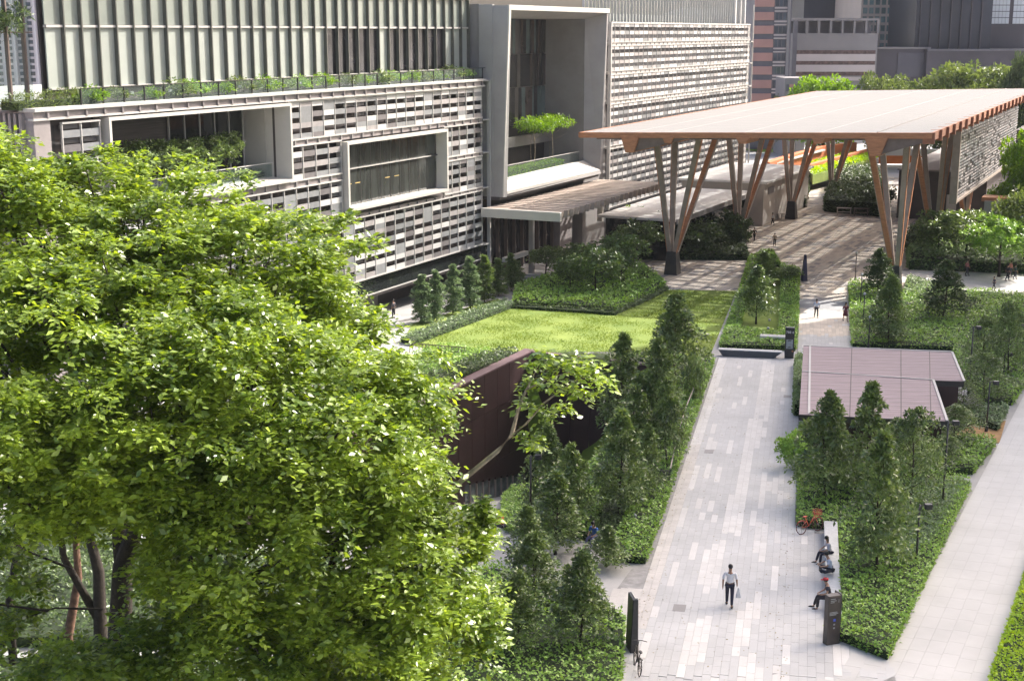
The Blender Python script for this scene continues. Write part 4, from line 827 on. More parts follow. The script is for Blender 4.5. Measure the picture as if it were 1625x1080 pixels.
hb=thing('carrier_bag','thin white plastic bag with grey item held by the man in the white shirt','bag',(g[0]+.36,g[1]+.12,g[2]+.52)); 
m=MB(); m.hexa([(-.10,-.05,-.16),(.12,-.05,-.16),(.12,.07,-.16),(-.10,.07,-.16)],[(-.03,-.02,.26),(.02,-.02,.26),(.02,.02,.26),(-.03,.02,.26)]); m.build('plastic_film',M('plastic_film',(.66,.66,.66),.4,.05,5),hb,world=False,bevel=.01); m=MB(); m.ell((.02,0,-.12),(.10,.05,.06)); m.build('contents',s_grey,hb,True,world=False)
def seatp(a,b=7.1): p=PW(a,b); return (p[0],p[1],H(*p)-.03)
west=heading(-PE[0],-PE[1])
person('woman in pale blouse seated at the far end of the stone bench',seatp(3.0,7.5),west+.35,'sit',(.50,.50,.58),(.03,.03,.05),1.62,'long',False,True,sleeve=.6)
person('man in light blue shirt seated with folded legs in the middle of the stone bench',seatp(.6,7.5),west+.25,'cross',(.52,.56,.66),(.02,.022,.035),1.74,'short',False,True,sleeve=.45)
p3_=person('person in dark clothes and red cap seated beside the brown pylon sign',seatp(-2.45,7.42),west+.12,'sit',(.05,.045,.06),(.04,.035,.04),1.70,'short',False,True,sleeve=.3)
m=MB(); m.ell((0,.18,1.30),(.105,.115,.07)); m.ell((0,.30,1.27),(.07,.08,.012)); m.build('cap',M('red_cloth',(.5,.03,.04),.8,.1,3),p3_,True,world=False)
ph=[((1295,504),'person in light top walking towards the camera on the upper walkway',(.45,.5,.62),(.03,.03,.04),3.1,'walk',False,1.68),((1341,510),'woman in dark red dress on the right edge of the upper walkway',(.16,.03,.045),(.14,.03,.04),3.3,'walk',True,1.68),
((1229,391),'person in tan top with bag crossing the plaza nearest the camera side',(.35,.28,.18),(.06,.05,.04),2.8,'stand',False,1.6),((1197,383),'person in dark olive clothes near the dark plant box on the plaza',(.045,.04,.025),(.03,.03,.03),2.4,'walk',False,1.7),
((1226,358),'person in white top and black trousers walking by the cafe tables',(.6,.6,.6),(.02,.02,.02),1.5,'walk',False,1.7),((1184,310),'person standing far back beside the second forked column',(.2,.1,.09),(.03,.03,.03),2.,'stand',False,1.6),
((1534,438),'person in pink top behind the dark post on the sunlit path',(.55,.22,.2),(.05,.05,.07),-1.4,'walk',False,1.7),((1577,460),'small dark figure in the middle of the bright path at far right',(.03,.03,.05),(.02,.02,.03),1.6,'walk',False,1.35),
((1598,446),'person in black walking with long stride at far right of the sunlit path',(.02,.02,.03),(.02,.02,.03),-1.5,'walk',False,1.75),((1603,440),'person in salmon top behind the walker in black at far right',(.6,.25,.2),(.05,.05,.06),-1.5,'walk',False,1.75),((1610,444),'person in dark green top at the right edge of the sunlit path',(.03,.06,.05),(.02,.02,.03),-1.5,'walk',False,1.6),
((1409,413),'person in dark clothes in shade left of the right forked column',(.03,.03,.035),(.02,.02,.02),.4,'stand',False,1.6),((625,505),'person in dark clothes under the screened building overhang',(.1,.09,.1),(.03,.03,.03),1.,'stand',False,1.7)]
for (x,y),lb,tp_,bt,rz,ps,skt,hh in ph: person(lb,at(G(x,y)),rz,ps,tp_,bt,hh,'long' if skt else 'short',skt,False,.7,sleeve=.6)
g=GT(797,850); person('person in bright red top sitting in the sunken court by the planting',at(g),1.0,'sit',(.5,.03,.02),(.05,.05,.06),1.7,'short',False,False,sleeve=.7)
g=GT(944,868); person('person in blue top half hidden behind trees on the sunken path',at(g),2.4,'sit',(.06,.16,.45),(.1,.1,.2),1.6,'long',False,False)
# ------------------------------------------------------------------ bicycles
def bicycle(label,loc,rz,lean,fc,tc,basket):
    t=thing('bicycle',label,'bicycle',loc,rz); t.rotation_euler=(0,lean,rz); LOC[t.name]=None; fm=M('bike_'+fc[0],fc[1],.4,.1,3,coat=.3); tm=M('tyre_'+tc[0],tc[1],.7,.1,3)
    for y in (-.5,.5):
        w=MB(); pts=[(0,y+.3*math.cos(a),.32+.3*math.sin(a)) for a in (6.2832*k/20 for k in range(21))]; w.tube(pts,.022,6,False); wh=w.build('wheel',tm,t,True,world=False)
        s=MB(); 
        for k in range(8): s.tube([(0,y,.32),(0,y+.29*math.cos(k*.785),.32+.29*math.sin(k*.785))],.006,4)
        s.tube([(-.04,y,.32),(.04,y,.32)],.035,8); s.build('spokes',silver,wh,world=False)
    f=MB(); B_=(0,-.06,.33); S=(0,-.22,.72); Hd=(0,.34,.75)
    for a,b,r in ((B_,Hd,.026),(B_,S,.02),((0,-.5,.32),B_,.014),((0,-.5,.32),(0,-.17,.6),.012),((0,.5,.32),(0,.33,.78),.018),(Hd,(0,.31,.98),.016)): f.tube([a,b],r,7)
    f.build('frame',fm,t,True,world=False); f=MB(); f.tube([(-.27,.2,1.0),(-.12,.3,.99),(.12,.3,.99),(.27,.2,1.0)],.014,6); f.build('handlebar',dark,t,True,world=False)
    f=MB(); f.ell((0,-.25,.80),(.07,.14,.035)); f.tube([(0,-.22,.7),(0,-.24,.79)],.014,6); f.build('saddle',dark if not basket else fm,t,True,world=False)
    f=MB(); f.tube([(-.1,-.06,.33),(.1,-.06,.33)],.015,6); f.box(-.15,-.08,-.12,-.02,.22,.25); f.box(.08,.15,-.1,0,.41,.44); f.build('pedals',dark,t,world=False)
    for y in(-.5,.5):
        f=MB(); f.tube([(0,y+.34*math.cos(a),.32+.34*math.sin(a)) for a in (.6,1.1,1.57,2.1,2.7)],.018,5); f.build('mudguard',fm,t,True,world=False)
    if basket:
        b=MB(); x0,x1,y0,y1,z0,z1=-.17,.17,.38,.64,.78,1.0
        for z in (z0,(z0+z1)/2,z1): b.tube([(x0,y0,z),(x1,y0,z),(x1,y1,z),(x0,y1,z),(x0,y0,z)],.012,5)
        for k in range(6):
            x=x0+(x1-x0)*k/5; b.tube([(x,y0,z1),(x,y0,z0),(x,y1,z0),(x,y1,z1)],.008,4)
        b.build('basket',fm,t,world=False)
    return t
p=PW(6.95,6.7); bicycle('bicycle with orange red frame and front basket parked at the hedge beside the bench',(p[0],p[1],H(*p)+.02),heading(PD[0]*.9+PE[0]*1.0,PD[1]*.9+PE[1]*1.0),-.15,('orange',(.62,.10,.05)),('brownred',(.16,.06,.05)),True)
p=G(1010,1062); bicycle('dark bicycle leaning behind the thin black pylon at the left path edge',at(p),.06,.12,('black',(.05,.035,.03)),('black',(.03,.028,.028)),False)
g=G(1262,745); bicycle('dark bicycle half hidden in the shrubs at the right edge of the walkway',at(g),.1,.1,('dark',(.04,.04,.04)),('black',(.03,.028,.028)),False)
# ------------------------------------------------------------------ plaza furniture
tm_=M('table_top',(.45,.40,.36),.5,.1,3)
def table(x,y,label,sq=.8):
    g=G(x,y); t=thing('cafe_table',label,'table',at(g),.5,'cafe tables on the plaza'); boxloc('table_top',tm_,t,-sq/2,sq/2,-sq/2,sq/2,.72,.76)
    for a in (-1,1):
        for b in(-1,1): boxloc('leg',dark,t,a*sq*.42-.02,a*sq*.42+.02,b*sq*.42-.02,b*sq*.42+.02,0,.72)
    for a in (-1,1):
        c=thing('cafe_chair',('left' if a<0 else 'right')+' dark chair at the '+label,'chair',(g[0]+a*.75,g[1]+a*.1,g[2]),a*1.5+.2,'cafe chairs on the plaza'); boxloc('seat',dark,c,-.22,.22,-.22,.22,.42,.46); boxloc('backrest',dark,c,-.22,.22,-.24,-.2,.46,.88)
        for p_ in(-1,1):
            for q_ in(-1,1): boxloc('leg',dark,c,p_*.2-.015,p_*.2+.015,q_*.2-.015,q_*.2+.015,0,.42)
for i,(x,y) in enumerate(((1212,340),(1222,350),(1232,338),(1240,348),(1217,328),(1228,325),(1243,333))): table(x,y,ORD[i]+' cafe table counted from the left pale kiosk side',.9)
def tframe(x,y,label,mt):
    g=G(x,y); t=thing('standing_frame',label,'bench',at(g),-.2); 
    for a in(-.9,.9): boxloc('leg',mt,t,a-.06,a+.06,-.3,.3,0,1.0)
    boxloc('top',mt,t,-1.0,1.0,-.35,.35,1.0,1.1); boxloc('shelf',mt,t,-.85,.85,-.2,.2,.45,.52)
tframe(1339,342,'pale wooden framed high bench at the edge of the shaded planting',tm_); tframe(1366,343,'darker framed high bench right of the pale one beside the planting',bronze)
g=G(1048,392); t=thing('yellow_kiosk_cart','small cart with a yellow top among shrubs left of the first forked column','cart',at(g),.3); boxloc('body',dark,t,-.5,.5,-.35,.35,.2,.9); boxloc('top',M('yellow_paint',(.65,.35,.03),.5,.1,2),t,-.65,.65,-.45,.45,1.25,1.45); boxloc('post',dark,t,-.04,.04,-.04,.04,.9,1.25)
# steps by the entrance
st=thing('entrance_steps','flight of pale stone steps under the small trees by the entrance','steps',BT(17,5,-3))
for i in range(5):
    m=MB(BT); m.box(10.5+i*1.3,11.4+i*1.3,1.5,8.5,-3,-2.9+i*.05); m.build('step',stonel,st)
# ------------------------------------------------------------------ beds
PX=lambda *pts:[tuple(G(x,y)[:2]) for x,y in pts]
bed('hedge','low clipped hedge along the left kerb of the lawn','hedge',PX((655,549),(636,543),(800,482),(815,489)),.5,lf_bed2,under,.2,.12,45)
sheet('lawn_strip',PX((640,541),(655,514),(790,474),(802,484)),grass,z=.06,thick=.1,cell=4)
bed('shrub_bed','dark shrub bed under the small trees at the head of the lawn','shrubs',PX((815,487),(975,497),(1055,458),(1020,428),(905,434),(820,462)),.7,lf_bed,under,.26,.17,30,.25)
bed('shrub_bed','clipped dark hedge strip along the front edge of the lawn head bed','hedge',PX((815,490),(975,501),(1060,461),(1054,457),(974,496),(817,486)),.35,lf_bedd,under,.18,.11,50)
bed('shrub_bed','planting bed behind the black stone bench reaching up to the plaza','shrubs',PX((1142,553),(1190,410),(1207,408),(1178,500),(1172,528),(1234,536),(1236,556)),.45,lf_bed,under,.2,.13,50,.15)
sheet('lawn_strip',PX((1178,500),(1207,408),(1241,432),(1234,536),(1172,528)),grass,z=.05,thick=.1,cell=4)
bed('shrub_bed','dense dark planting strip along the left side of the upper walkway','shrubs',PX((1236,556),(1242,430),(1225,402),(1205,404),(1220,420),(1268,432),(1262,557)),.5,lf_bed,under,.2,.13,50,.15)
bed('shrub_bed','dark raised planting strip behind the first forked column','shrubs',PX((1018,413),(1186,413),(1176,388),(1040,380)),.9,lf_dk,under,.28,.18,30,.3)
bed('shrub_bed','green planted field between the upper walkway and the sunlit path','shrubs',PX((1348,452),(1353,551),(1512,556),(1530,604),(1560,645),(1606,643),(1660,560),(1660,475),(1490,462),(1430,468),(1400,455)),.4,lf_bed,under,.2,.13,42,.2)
bed('shrub_bed','pale sunlit ground cover at the foot of the right forked column','shrubs',PX((1436,470),(1440,448),(1490,458),(1520,474),(1500,490)),.6,LEAF('leaf_pale',(.13,.21,.07),(.24,.34,.14),.3),under,.2,.13,50,.2)
bed('shrub_bed','small green bed between two paved gaps right of the mauve roof','shrubs',PX((1505,655),(1598,654),(1582,684),(1545,672),(1512,690)),.45,lf_bed2,under,.18,.12,60,.15)
sheet('soil_patch',PX((1500,660),(1596,668),(1586,703),(1520,700)),mud,z=.03,thick=.05,cell=4)
bed('shrub_bed','green bed in front of the tan soil patch beside the footpath','shrubs',PX((1502,700),(1580,706),(1543,753),(1470,756)),.5,lf_bed,under,.17,.11,70,.15)
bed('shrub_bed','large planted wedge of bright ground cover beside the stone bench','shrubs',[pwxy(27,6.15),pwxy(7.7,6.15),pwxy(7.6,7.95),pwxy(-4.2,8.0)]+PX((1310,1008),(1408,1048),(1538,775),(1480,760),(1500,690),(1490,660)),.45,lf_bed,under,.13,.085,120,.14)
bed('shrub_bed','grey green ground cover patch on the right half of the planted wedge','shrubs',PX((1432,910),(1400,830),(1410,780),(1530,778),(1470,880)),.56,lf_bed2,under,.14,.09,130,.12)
bed('hedge','bright lime hedge in the bottom right corner beyond the footpath','hedge',[bxy(-75,57.7),bxy(-75,64),bxy(-50,64),bxy(-50,57.7)],.4,lf_yl,under,.12,.08,170,.12)
bed('shrub_bed','bright ground cover strip along the left edge of the walkway','shrubs',[pwxy(1.2,-.25),pwxy(46,-.25),pwxy(46,-1.35),pwxy(26,-1.45),pwxy(1.2,-1.9)],.38,lf_bed,under,.15,.1,90,.12)
bed('shrub_bed','dark clipped hedge strip inside the bright strip left of the walkway','hedge',[pwxy(3,-1.95),pwxy(46,-1.4),pwxy(46,-2.6),pwxy(4,-3.3)],.32,lf_bedd,under,.13,.08,90,.08)
bed('shrub_bed','shaded sloping bed under the trees left of the walkway','shrubs',[pwxy(4,-3.3),pwxy(46,-2.6),pwxy(44,-7.2),pwxy(30,-8.2),pwxy(13,-7.8),pwxy(5,-5.0)],.5,lf_bed,under,.2,.13,48,.3)
bed('shrub_bed','sloping lawn edge planting above the glass rail','shrubs',PX((1112,606),(1085,672),(1040,660),(1075,600)),.3,lf_bed,under,.15,.1,60,.1)
bed('shrub_bed','planting under the near trees left of the thin black pylon','shrubs',PX((990,988),(984,1080),(960,1160),(640,1160),(700,960),(780,905),(850,935),(920,968)),.45,lf_bed,under,.14,.09,90,.2)
Q=lambda *p:[tuple(GT(x,y)[:2]) for x,y in p]
bed('shrub_bed','clipped planting beside the court paving below the slope trees','hedge',Q((798,800),(842,772),(905,770),(905,850),(850,858),(800,842)),.6,lf_bed,under,.16,.1,70,.15)
bed('hedge','clipped green roof hedge above the sunken court wall','hedge',[bxy(-60,11.5),bxy(-21.3,11.5),bxy(-21.3,16.1),bxy(-60,16.1)],.35,lf_bed,under,.18,.12,55,.2)
bed('hedge','second clipped hedge row beside the sunken court wall','hedge',[bxy(-60,18.1),bxy(-21,18.1),bxy(-21,16.4),bxy(-60,16.4)],.45,lf_bedd,under,.2,.13,50,.15)
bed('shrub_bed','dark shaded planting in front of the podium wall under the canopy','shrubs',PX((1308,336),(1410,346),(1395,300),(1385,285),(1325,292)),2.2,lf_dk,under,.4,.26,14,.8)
bed('shrub_bed','sunlit glossy shrubs behind the bright path at right','shrubs',PX((1442,428),(1660,436),(1660,395),(1550,380),(1440,392)),1.3,LEAF('leaf_pale',0,0),under,.34,.24,22,.7)
bed('shrub_bed','small dark planter between plaza and the far passage','shrubs',PX((1258,322),(1277,330),(1283,300),(1268,292)),1.4,lf_dk,under,.35,.22,18,.5)
bp_=sheet('sunlit_path',PX((1432,430),(1660,436),(1660,474),(1600,468),(1490,458),(1432,448)),M('bright_paving',(.66,.63,.60),.7,.06,.8),z=.03,cell=5)
bed('shrub_bed','narrow flower strip between walkway and mauve roofed pavilion','shrubs',[pwxy(30,5.75),pwxy(46,5.7),pwxy(46,6.2),pwxy(30,6.1)],.9,LEAF('leaf_pale',0,0),under,.16,.1,110,.3)
# ------------------------------------------------------------------ tree kinds
tree_kind('conic',7,1.7,lambda:crown_conic(7,1.75,105,44,.29,.14,.2),.09,lf_md,bark,3,10,.2)
tree_kind('loose',6,2.3,lambda:crown_conic(6,2.3,120,42,.21,.11,.25,.55,.14),.08,lf_md,bark,2,12,.25,.04)
tree_kind('round',5,2.4,lambda:crown_round(5,2.4,60,60,.29,.16,.36,clr=.22),.10,lf_gl,bark,3,9,.25,.05)
tree_kind('column',5.5,.85,lambda:crown_col(5.5,.95,60,85,.26,.10),.05,lf_bed2,bark,2,4,.3,.01)
tree_kind('umbrella',4,1.7,lambda:crown_round(4,1.7,40,46,.26,.08,.80,clr=.28),.05,lf_br,barkp,2,6,.6,.04,.9)
tree_kind('broad',12,6.5,lambda:crown_round(12,6.5,150,70,.55,.34,.12,clr=.19),.3,lf_far,bark,2,8,.2,.04)
tree_kind('shrub',1.1,.8,lambda:crown_round(1.1,.8,22,34,.17,.08,.05,clr=.4),.03,lf_br,bark,2,3,.1)
tree_kind('understory',2.6,1.6,lambda:crown_round(2.6,1.6,40,70,.24,.15,.05,clr=.3),.06,lf_gl,bark,2,5,.1)
G1='dark conical trees on the slope left of the walkway'
for a in ((1070,612,459,72,'tallest conical tree rising over the lower edge of the lawn'),(1042,690,532,60,'conical tree just below the tallest one on the slope'),(986,700,525,64,'conical tree left of the tallest one with its top against the lawn'),(950,725,596,60,'dark conical tree in front of the lawn end wall'),(903,752,640,66,'tree beside the maroon wall right of the leafy branch'),(1006,742,608,64,'tree in the middle of the slope behind the bare trunk'),(983,822,645,76,'tree with a clear bare trunk in the middle of the slope'),(1056,745,596,52,'tree close to the glass rail on the slope'),(882,880,745,76,'tree with lime tips beside the sunken path'),(962,900,832,52,'small tree at the bend of the sunken path'),(848,968,842,80,'dark tree left of the sunken path near the big crown'),(922,1040,868,84,'nearest dark tree beside the thin black pylon'),(822,1045,900,70,'tree low in the planting beside the big crown'),(868,838,668,62,'tree rising in front of the court lamp post'),(1024,798,668,50,'slender tree above the dark hedge strip'),(1100,640,560,34,'small sapling beside the glass rail top'),(836,905,800,60,'tree low beside the sunken path left of the lime tipped one'),(905,850,700,66,'tree between the court lamp post and the bare trunk'),(1012,700,590,54,'slim tree between the two highest trees on the slope')):
    pxtree('conic' if a[3]!=34 else 'shrub','conical_tree',a[4],a[0],a[1],a[2],a[3]*1.12,G1,lf_md)
G2='trees in the planted wedge beside the stone bench'
for a in ((1306,800,613,80,'broad conical tree nearest the walkway at the mauve roof'),(1374,790,602,78,'tall tree in front of the middle of the mauve roof'),(1388,914,680,92,'tree with slim bare trunk nearest the bench'),(1330,775,672,60,'dark lower tree between the two tall trees by the roof')): pxtree('conic','conical_tree',a[4],a[0],a[1],a[2],a[3]*1.02,G2,lf_md)
for a in ((1444,824,642,108,'loose crowned tree behind the post in the wedge'),(1428,760,662,90,'loose tree hiding the right front edge of the mauve roof'),(1512,712,640,84,'loose tree beside the tan soil patch'),(1500,745,690,60,'pale feathery small tree at the wedge end'),(1560,640,558,84,'loose tree in the green field below its right post'),(1598,600,478,80,'thin crowned tree at the right edge of the field'),(1560,590,500,70,'thin crowned tree left of the one at the right edge'),(1525,660,600,60,'loose tree at the right corner of the mauve roof')): pxtree('loose','loose_tree',a[4],a[0],a[1],a[2],a[3],G2)
for a in ((1497,512,410,64,'dark fir shaped tree alone in the green field'),(1392,476,392,50,'fir shaped tree right of the upper walkway nearest the plaza'),(1408,552,432,56,'fir shaped tree right of the upper walkway in front of its twin'),(1412,545,490,40,'small fir shaped tree close to the mauve roof')): pxtree('conic','fir_shaped_tree',a[4],a[0],a[1],a[2],a[3],'fir shaped trees right of the upper walkway',lf_dk if a[0]!=1408 else lf_md)
for a in ((1200,515,418,54,'conical tree standing alone in the narrow lawn strip'),(1212,452,398,46,'conical tree behind the lone one at the plaza end of the strip')): pxtree('conic','conical_tree',a[4],a[0],a[1],a[2],a[3],'trees in the strip left of the upper walkway')
pxtree('round','small_round_tree','small round dark tree at the plaza end of the strip',1246,450,424,50,None)
for i,a in enumerate(((670,514,437,34),(692,510,430,30),(720,500,421,30),(745,490,409,34),(768,480,406,32),(790,470,411,28),(810,461,403,26),(822,452,414,22))): pxtree('column','columnar_shrub',ORD[i]+' columnar shrub from the left in the row below the screened building',a[0],a[1],a[2],a[3],'columnar shrubs below the screened building',lf_bed2 if i<4 else lf_md)
for i,a in enumerate(((866,440,392,54,'small round tree over the pale steps'),(905,440,388,62,'round tree right of the steps'),(945,475,392,84,'glossy round tree nearest the lawn head'),(985,455,372,86,'round tree left of the first forked column'),(1012,425,352,84,'tall round tree under the louvred canopy end'),(905,468,405,60,'low round tree in the lawn head bed'),(1000,392,330,60,'bright tipped tree beside the white roof'))): pxtree('round','round_tree',a[4],a[0],a[1],a[2],a[3],'round glossy trees by the entrance',lf_bed if i==6 else lf_gl)
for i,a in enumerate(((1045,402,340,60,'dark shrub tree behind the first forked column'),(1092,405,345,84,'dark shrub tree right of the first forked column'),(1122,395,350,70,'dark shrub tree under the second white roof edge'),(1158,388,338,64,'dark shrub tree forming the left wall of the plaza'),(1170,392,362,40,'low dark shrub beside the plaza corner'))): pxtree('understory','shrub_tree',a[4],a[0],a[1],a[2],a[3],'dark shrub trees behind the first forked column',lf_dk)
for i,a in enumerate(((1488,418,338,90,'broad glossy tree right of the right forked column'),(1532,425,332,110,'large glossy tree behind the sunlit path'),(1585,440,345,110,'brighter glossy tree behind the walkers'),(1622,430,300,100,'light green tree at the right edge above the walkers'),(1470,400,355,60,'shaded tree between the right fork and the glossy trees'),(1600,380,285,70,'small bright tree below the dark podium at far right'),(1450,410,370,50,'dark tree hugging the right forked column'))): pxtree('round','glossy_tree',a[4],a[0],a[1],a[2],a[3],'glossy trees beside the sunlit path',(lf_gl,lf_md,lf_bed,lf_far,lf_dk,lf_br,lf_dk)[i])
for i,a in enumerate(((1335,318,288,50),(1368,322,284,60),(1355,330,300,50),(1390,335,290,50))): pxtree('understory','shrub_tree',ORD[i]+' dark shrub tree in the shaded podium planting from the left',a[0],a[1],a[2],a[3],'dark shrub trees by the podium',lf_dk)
pxtree('understory','feathery_shrub','light green feathery shrub leaning over the walkway edge',1262,745,685,56,None,lf_bed)
# trees on the buildings
for i,(u,wd) in enumerate(((-42,3.4),(-39.3,3.4),(-36.6,3.6),(-34,3.4),(-31.4,3.6),(-29,3.0))): plant_tree('round','terrace_tree',ORD[i]+' small tree from the left inside the long boxed terrace','tree',BT(u,-2.3,11.0),3.6,wd,'trees in the long boxed terrace',lf_md)
bed('terrace_planting','ground cover behind the glass of the long boxed terrace','plants',[bxy(-44,-1.75),bxy(-25,-1.75),bxy(-25,-3),bxy(-44,-3)],.5,lf_md,under,.16,.1,40,zabs=11.0)
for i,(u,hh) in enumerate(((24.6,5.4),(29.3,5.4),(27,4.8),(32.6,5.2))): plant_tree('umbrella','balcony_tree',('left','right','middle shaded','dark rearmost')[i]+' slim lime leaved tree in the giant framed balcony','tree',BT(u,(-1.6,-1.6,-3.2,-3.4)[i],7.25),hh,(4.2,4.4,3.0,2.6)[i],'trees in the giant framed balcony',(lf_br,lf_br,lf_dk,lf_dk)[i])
bb_=bed('balcony_planting','bright low planting behind the glass of the giant framed balcony','plants',[bxy(12,-.75),bxy(30.5,-.75),bxy(30.5,-2.2),bxy(12,-2.2)],.7,lf_br,under,.2,.1,70,zabs=7.25)
rs=random.Random(9); uu=-44.5; i=0
while uu<8 and i<20:
    s=rs.uniform(.8,1.25); plant_tree('shrub','rooftop_shrub',ORD[i]+' rooftop shrub from the left behind the glass rail','shrub',BT(uu,-.98,17.5),s*1.05,s*2.0,'shrubs behind the rooftop glass rail',(lf_br,lf_far,lf_br,lf_md,lf_bed)[i%5]); uu+=rs.uniform(2.2,3.3); i+=1
for i,(u,w,hh) in enumerate(((-49.2,-4.2,5.8),(-51.5,-4.0,6.0),(-53.5,-4.2,5.6),(-50.3,-5.5,6))): plant_tree('umbrella','roof_corner_tree',ORD[i]+' dark crowned slim tree on the far left roof corner','tree',BT(u,w,17.42),hh,4.2,'trees on the far left roof corner',lf_dk)
bed('roof_corner_planting','yellow green tufts on the far left roof corner','plants',[bxy(-51,-.5),bxy(-44.5,-.5),bxy(-44.5,-1.9),bxy(-51,-1.9)],.6,lf_far,under,.25,.06,80,.3,zabs=17.42)
rw=thing('red_railing','faded red panel screen on the roof corner at far left','screen',BT(-53,-1.5,17.4)); bxp('red_panel',M('faded_red',(.40,.15,.12),.6,.1,2),rw,[(-60,-50.8,-2.6,-2.5,17.5,18.6)]); bxp('rail',pale,rw,[(-60,-50.8,-1.6,-1.54,18.4,18.46)])
# trees behind the canopy
for i,a in enumerate(((1312,270,116,100,'bright green tree behind the canopy roof left of the rest'),(1398,265,115,70,'round dull green tree behind the canopy roof'),(1445,270,120,90,'low tree in the middle of the row behind the canopy roof'),(1492,260,108,90,'broad crown right of the middle behind the canopy roof'),(1545,255,94,130,'largest broad crown behind the canopy roof'),(1600,262,98,120,'broad crown at the right end behind the canopy roof'),(1630,235,76,60,'dark tree top rising at the right frame edge'),(1240,290,146,30,'small tree tip beside the striped tower'),(1668,170,175,110,'sunlit tree right of the hanging louvre wall'),(1560,270,110,110,'crown filling the gap behind the largest one'),(1150,330,238,80,'pale tree seen through the forked columns at left'),(1230,300,236,80,'tree seen between the second and third fork'))):
    r=ray(a[0],a[2]); D=a[1]; t=D/r[1]; p=CAM+r*t; dep=D; z0=-3; wdt=a[3]/FPX*dep*1.15
    plant_tree('broad','background_tree',a[4],'tree',(p[0],p[1],z0),p[2]-z0,wdt,'trees beyond the canopy',(lf_br,lf_far,lf_far,lf_far,lf_far,lf_far,lf_dk,lf_far,lf_br,lf_md,lf_far,lf_br)[i])
# ------------------------------------------------------------------ background buildings
def bgb(label,name,x0,x1,ytop,D,depth,wall,bands=(),wins=None,skew=0.,name2='wall'):
    a=CAM+ray(x0,100)*(D/ray(x0,100)[1]); b=CAM+ray(x1,100)*(D/ray(x1,100)[1]); zt=(CAM+ray((x0+x1)/2,ytop)*(D/ray((x0+x1)/2,ytop)[1]))[2] if ytop>-5 else 60.
    t=thing(name,label,'building',((a[0]+b[0])/2,D,-3)); X0,X1=a[0],b[0]
    zz=lambda y:float((CAM+ray((x0+x1)/2,y)*(D/ray((x0+x1)/2,y)[1]))[2]); xx=lambda x:float((CAM+ray(x,100)*(D/ray(x,100)[1]))[0])
    m=MB(); m.box(X0,X1,D,D+depth,-3,zt); m.build(name2,wall,t)
    for (xa,xb,ya,yb,mt,nm,pr) in bands: m=MB(); m.box(xx(xa),xx(xb),D-pr,D+.02 if pr<0 else D-.004,zz(yb),zz(ya)); m.build(nm,mt,t)
    return t,xx,zz,D
bgdark=M('far_dark_glass',(.035,.04,.06),.3,.3,.05,spec=.4); bgpurple=M('far_purple_cladding',(.075,.066,.085),.45,.2,.06); pinkb=M('pink_stone',(.42,.23,.20),.7,.08,.2); bggrey=M('far_grey_stone',(.24,.225,.23),.7,.08,.1); bggl=M('far_light_stone',(.50,.44,.43),.7,.06,.1); bgbeige=M('beige_stone',(.50,.42,.36),.7,.06,.1); tealw=M('teal_window',(.12,.20,.20),.15,.25,.3,spec=.8,rnd=.3); winb=M('blue_window',(.07,.09,.12),.15,.3,.3,spec=.8,rnd=.3); brightg=M('bright_curtain_wall',(.62,.66,.70),.2,.06,.1,spec=.8); greyband=M('grey_band',(.13,.125,.15),.5,.1,.3)
bb=[]
for k in range(8): bb.append((1193,1226,6+k*24 if k else -6,18+k*24-4,pinkb,'stone_band',.3)); bb.append((1193,1226,18+k*22,27+k*22,greyband,'window_band',.15))
t,xx,zz,D=bgb('tower with pink and dark stripes just right of the far wing','striped_tower',1194,1253,-40,300,30,greyband)
for k in range(9):
    y=-2+k*21.5; m=MB(); m.box(xx(1194),xx(1225),D-.35,D,zz(y+13),zz(y)); m.build('stone_band',pinkb,t)
    m=MB(); m.box(xx(1226),xx(1249),D-.3,D,zz(y+16),zz(y+13.5)); m.box(xx(1226),xx(1249),D-.3,D,zz(y+21),zz(y+19)); m.build('ledge',bggl,t)
    for q in range(3): m=MB(); m.box(xx(1227.5+q*6),xx(1232.5+q*6),D-.15,D,zz(y+12),zz(y+1)); m.build('window',winb,t)
m=MB(); m.box(xx(1246),xx(1250.5),D-.5,D,-3,60); m.build('corner_pier',bggrey,t)
bgb('low grey annex with a pink square at the foot of the striped tower','annex',1247,1282,124,285,10,bggrey,((1249,1276,134,145,greyband,'recess',.1),(1254,1262,134,142,pinkb,'pink_panel',.3)))
bgb('teal glass tower sliver left of the dark blue tower','teal_tower',1250,1274,-60,420,30,M('teal_glass',(.10,.30,.38),.2,.15,.1,spec=.8))
bgb('dark blue glass tower behind the grey block','dark_blue_tower',1272,1366,-60,400,30,bgdark)
t,xx,zz,D=bgb('grey block with open rooftop frame and pale horizontal bands','grey_block',1258,1391,53,330,25,bggrey)
for ya,yb in ((86,97),(103,114),(122,128)): m=MB(); m.box(xx(1263),xx(1388),D-.5,D-.01,zz(yb),zz(ya)); m.build('pale_band',bggl,t)
for ya,yb in ((80,86),(97,103),(114,120)): m=MB(); m.box(xx(1263),xx(1388),D-.2,D-.01,zz(yb),zz(ya)); m.build('window_band',M('brown_windows',(.16,.10,.095),.3,.3,1.5),t)
m=MB(); m.box(xx(1256),xx(1391),D-.3,D+25,zz(33),zz(29)); 
for q in range(8): m.box(xx(1258+q*18.6),xx(1261.5+q*18.6),D-.3,D+.8,zz(53),zz(33))
m.build('rooftop_frame',bggrey,t); m=MB(); m.box(xx(1258),xx(1390),D+6,D+7,zz(53),zz(34)); m.build('plant_room',greyband,t)
m=MB(); m.box(xx(1256),xx(1263),D-.4,D-.01,-3,zz(33)); m.build('side_pier',greyband,t)
t,xx,zz,D=bgb('beige tower with a grid of square teal windows','beige_tower',1362,1452,-50,370,30,bgbeige)
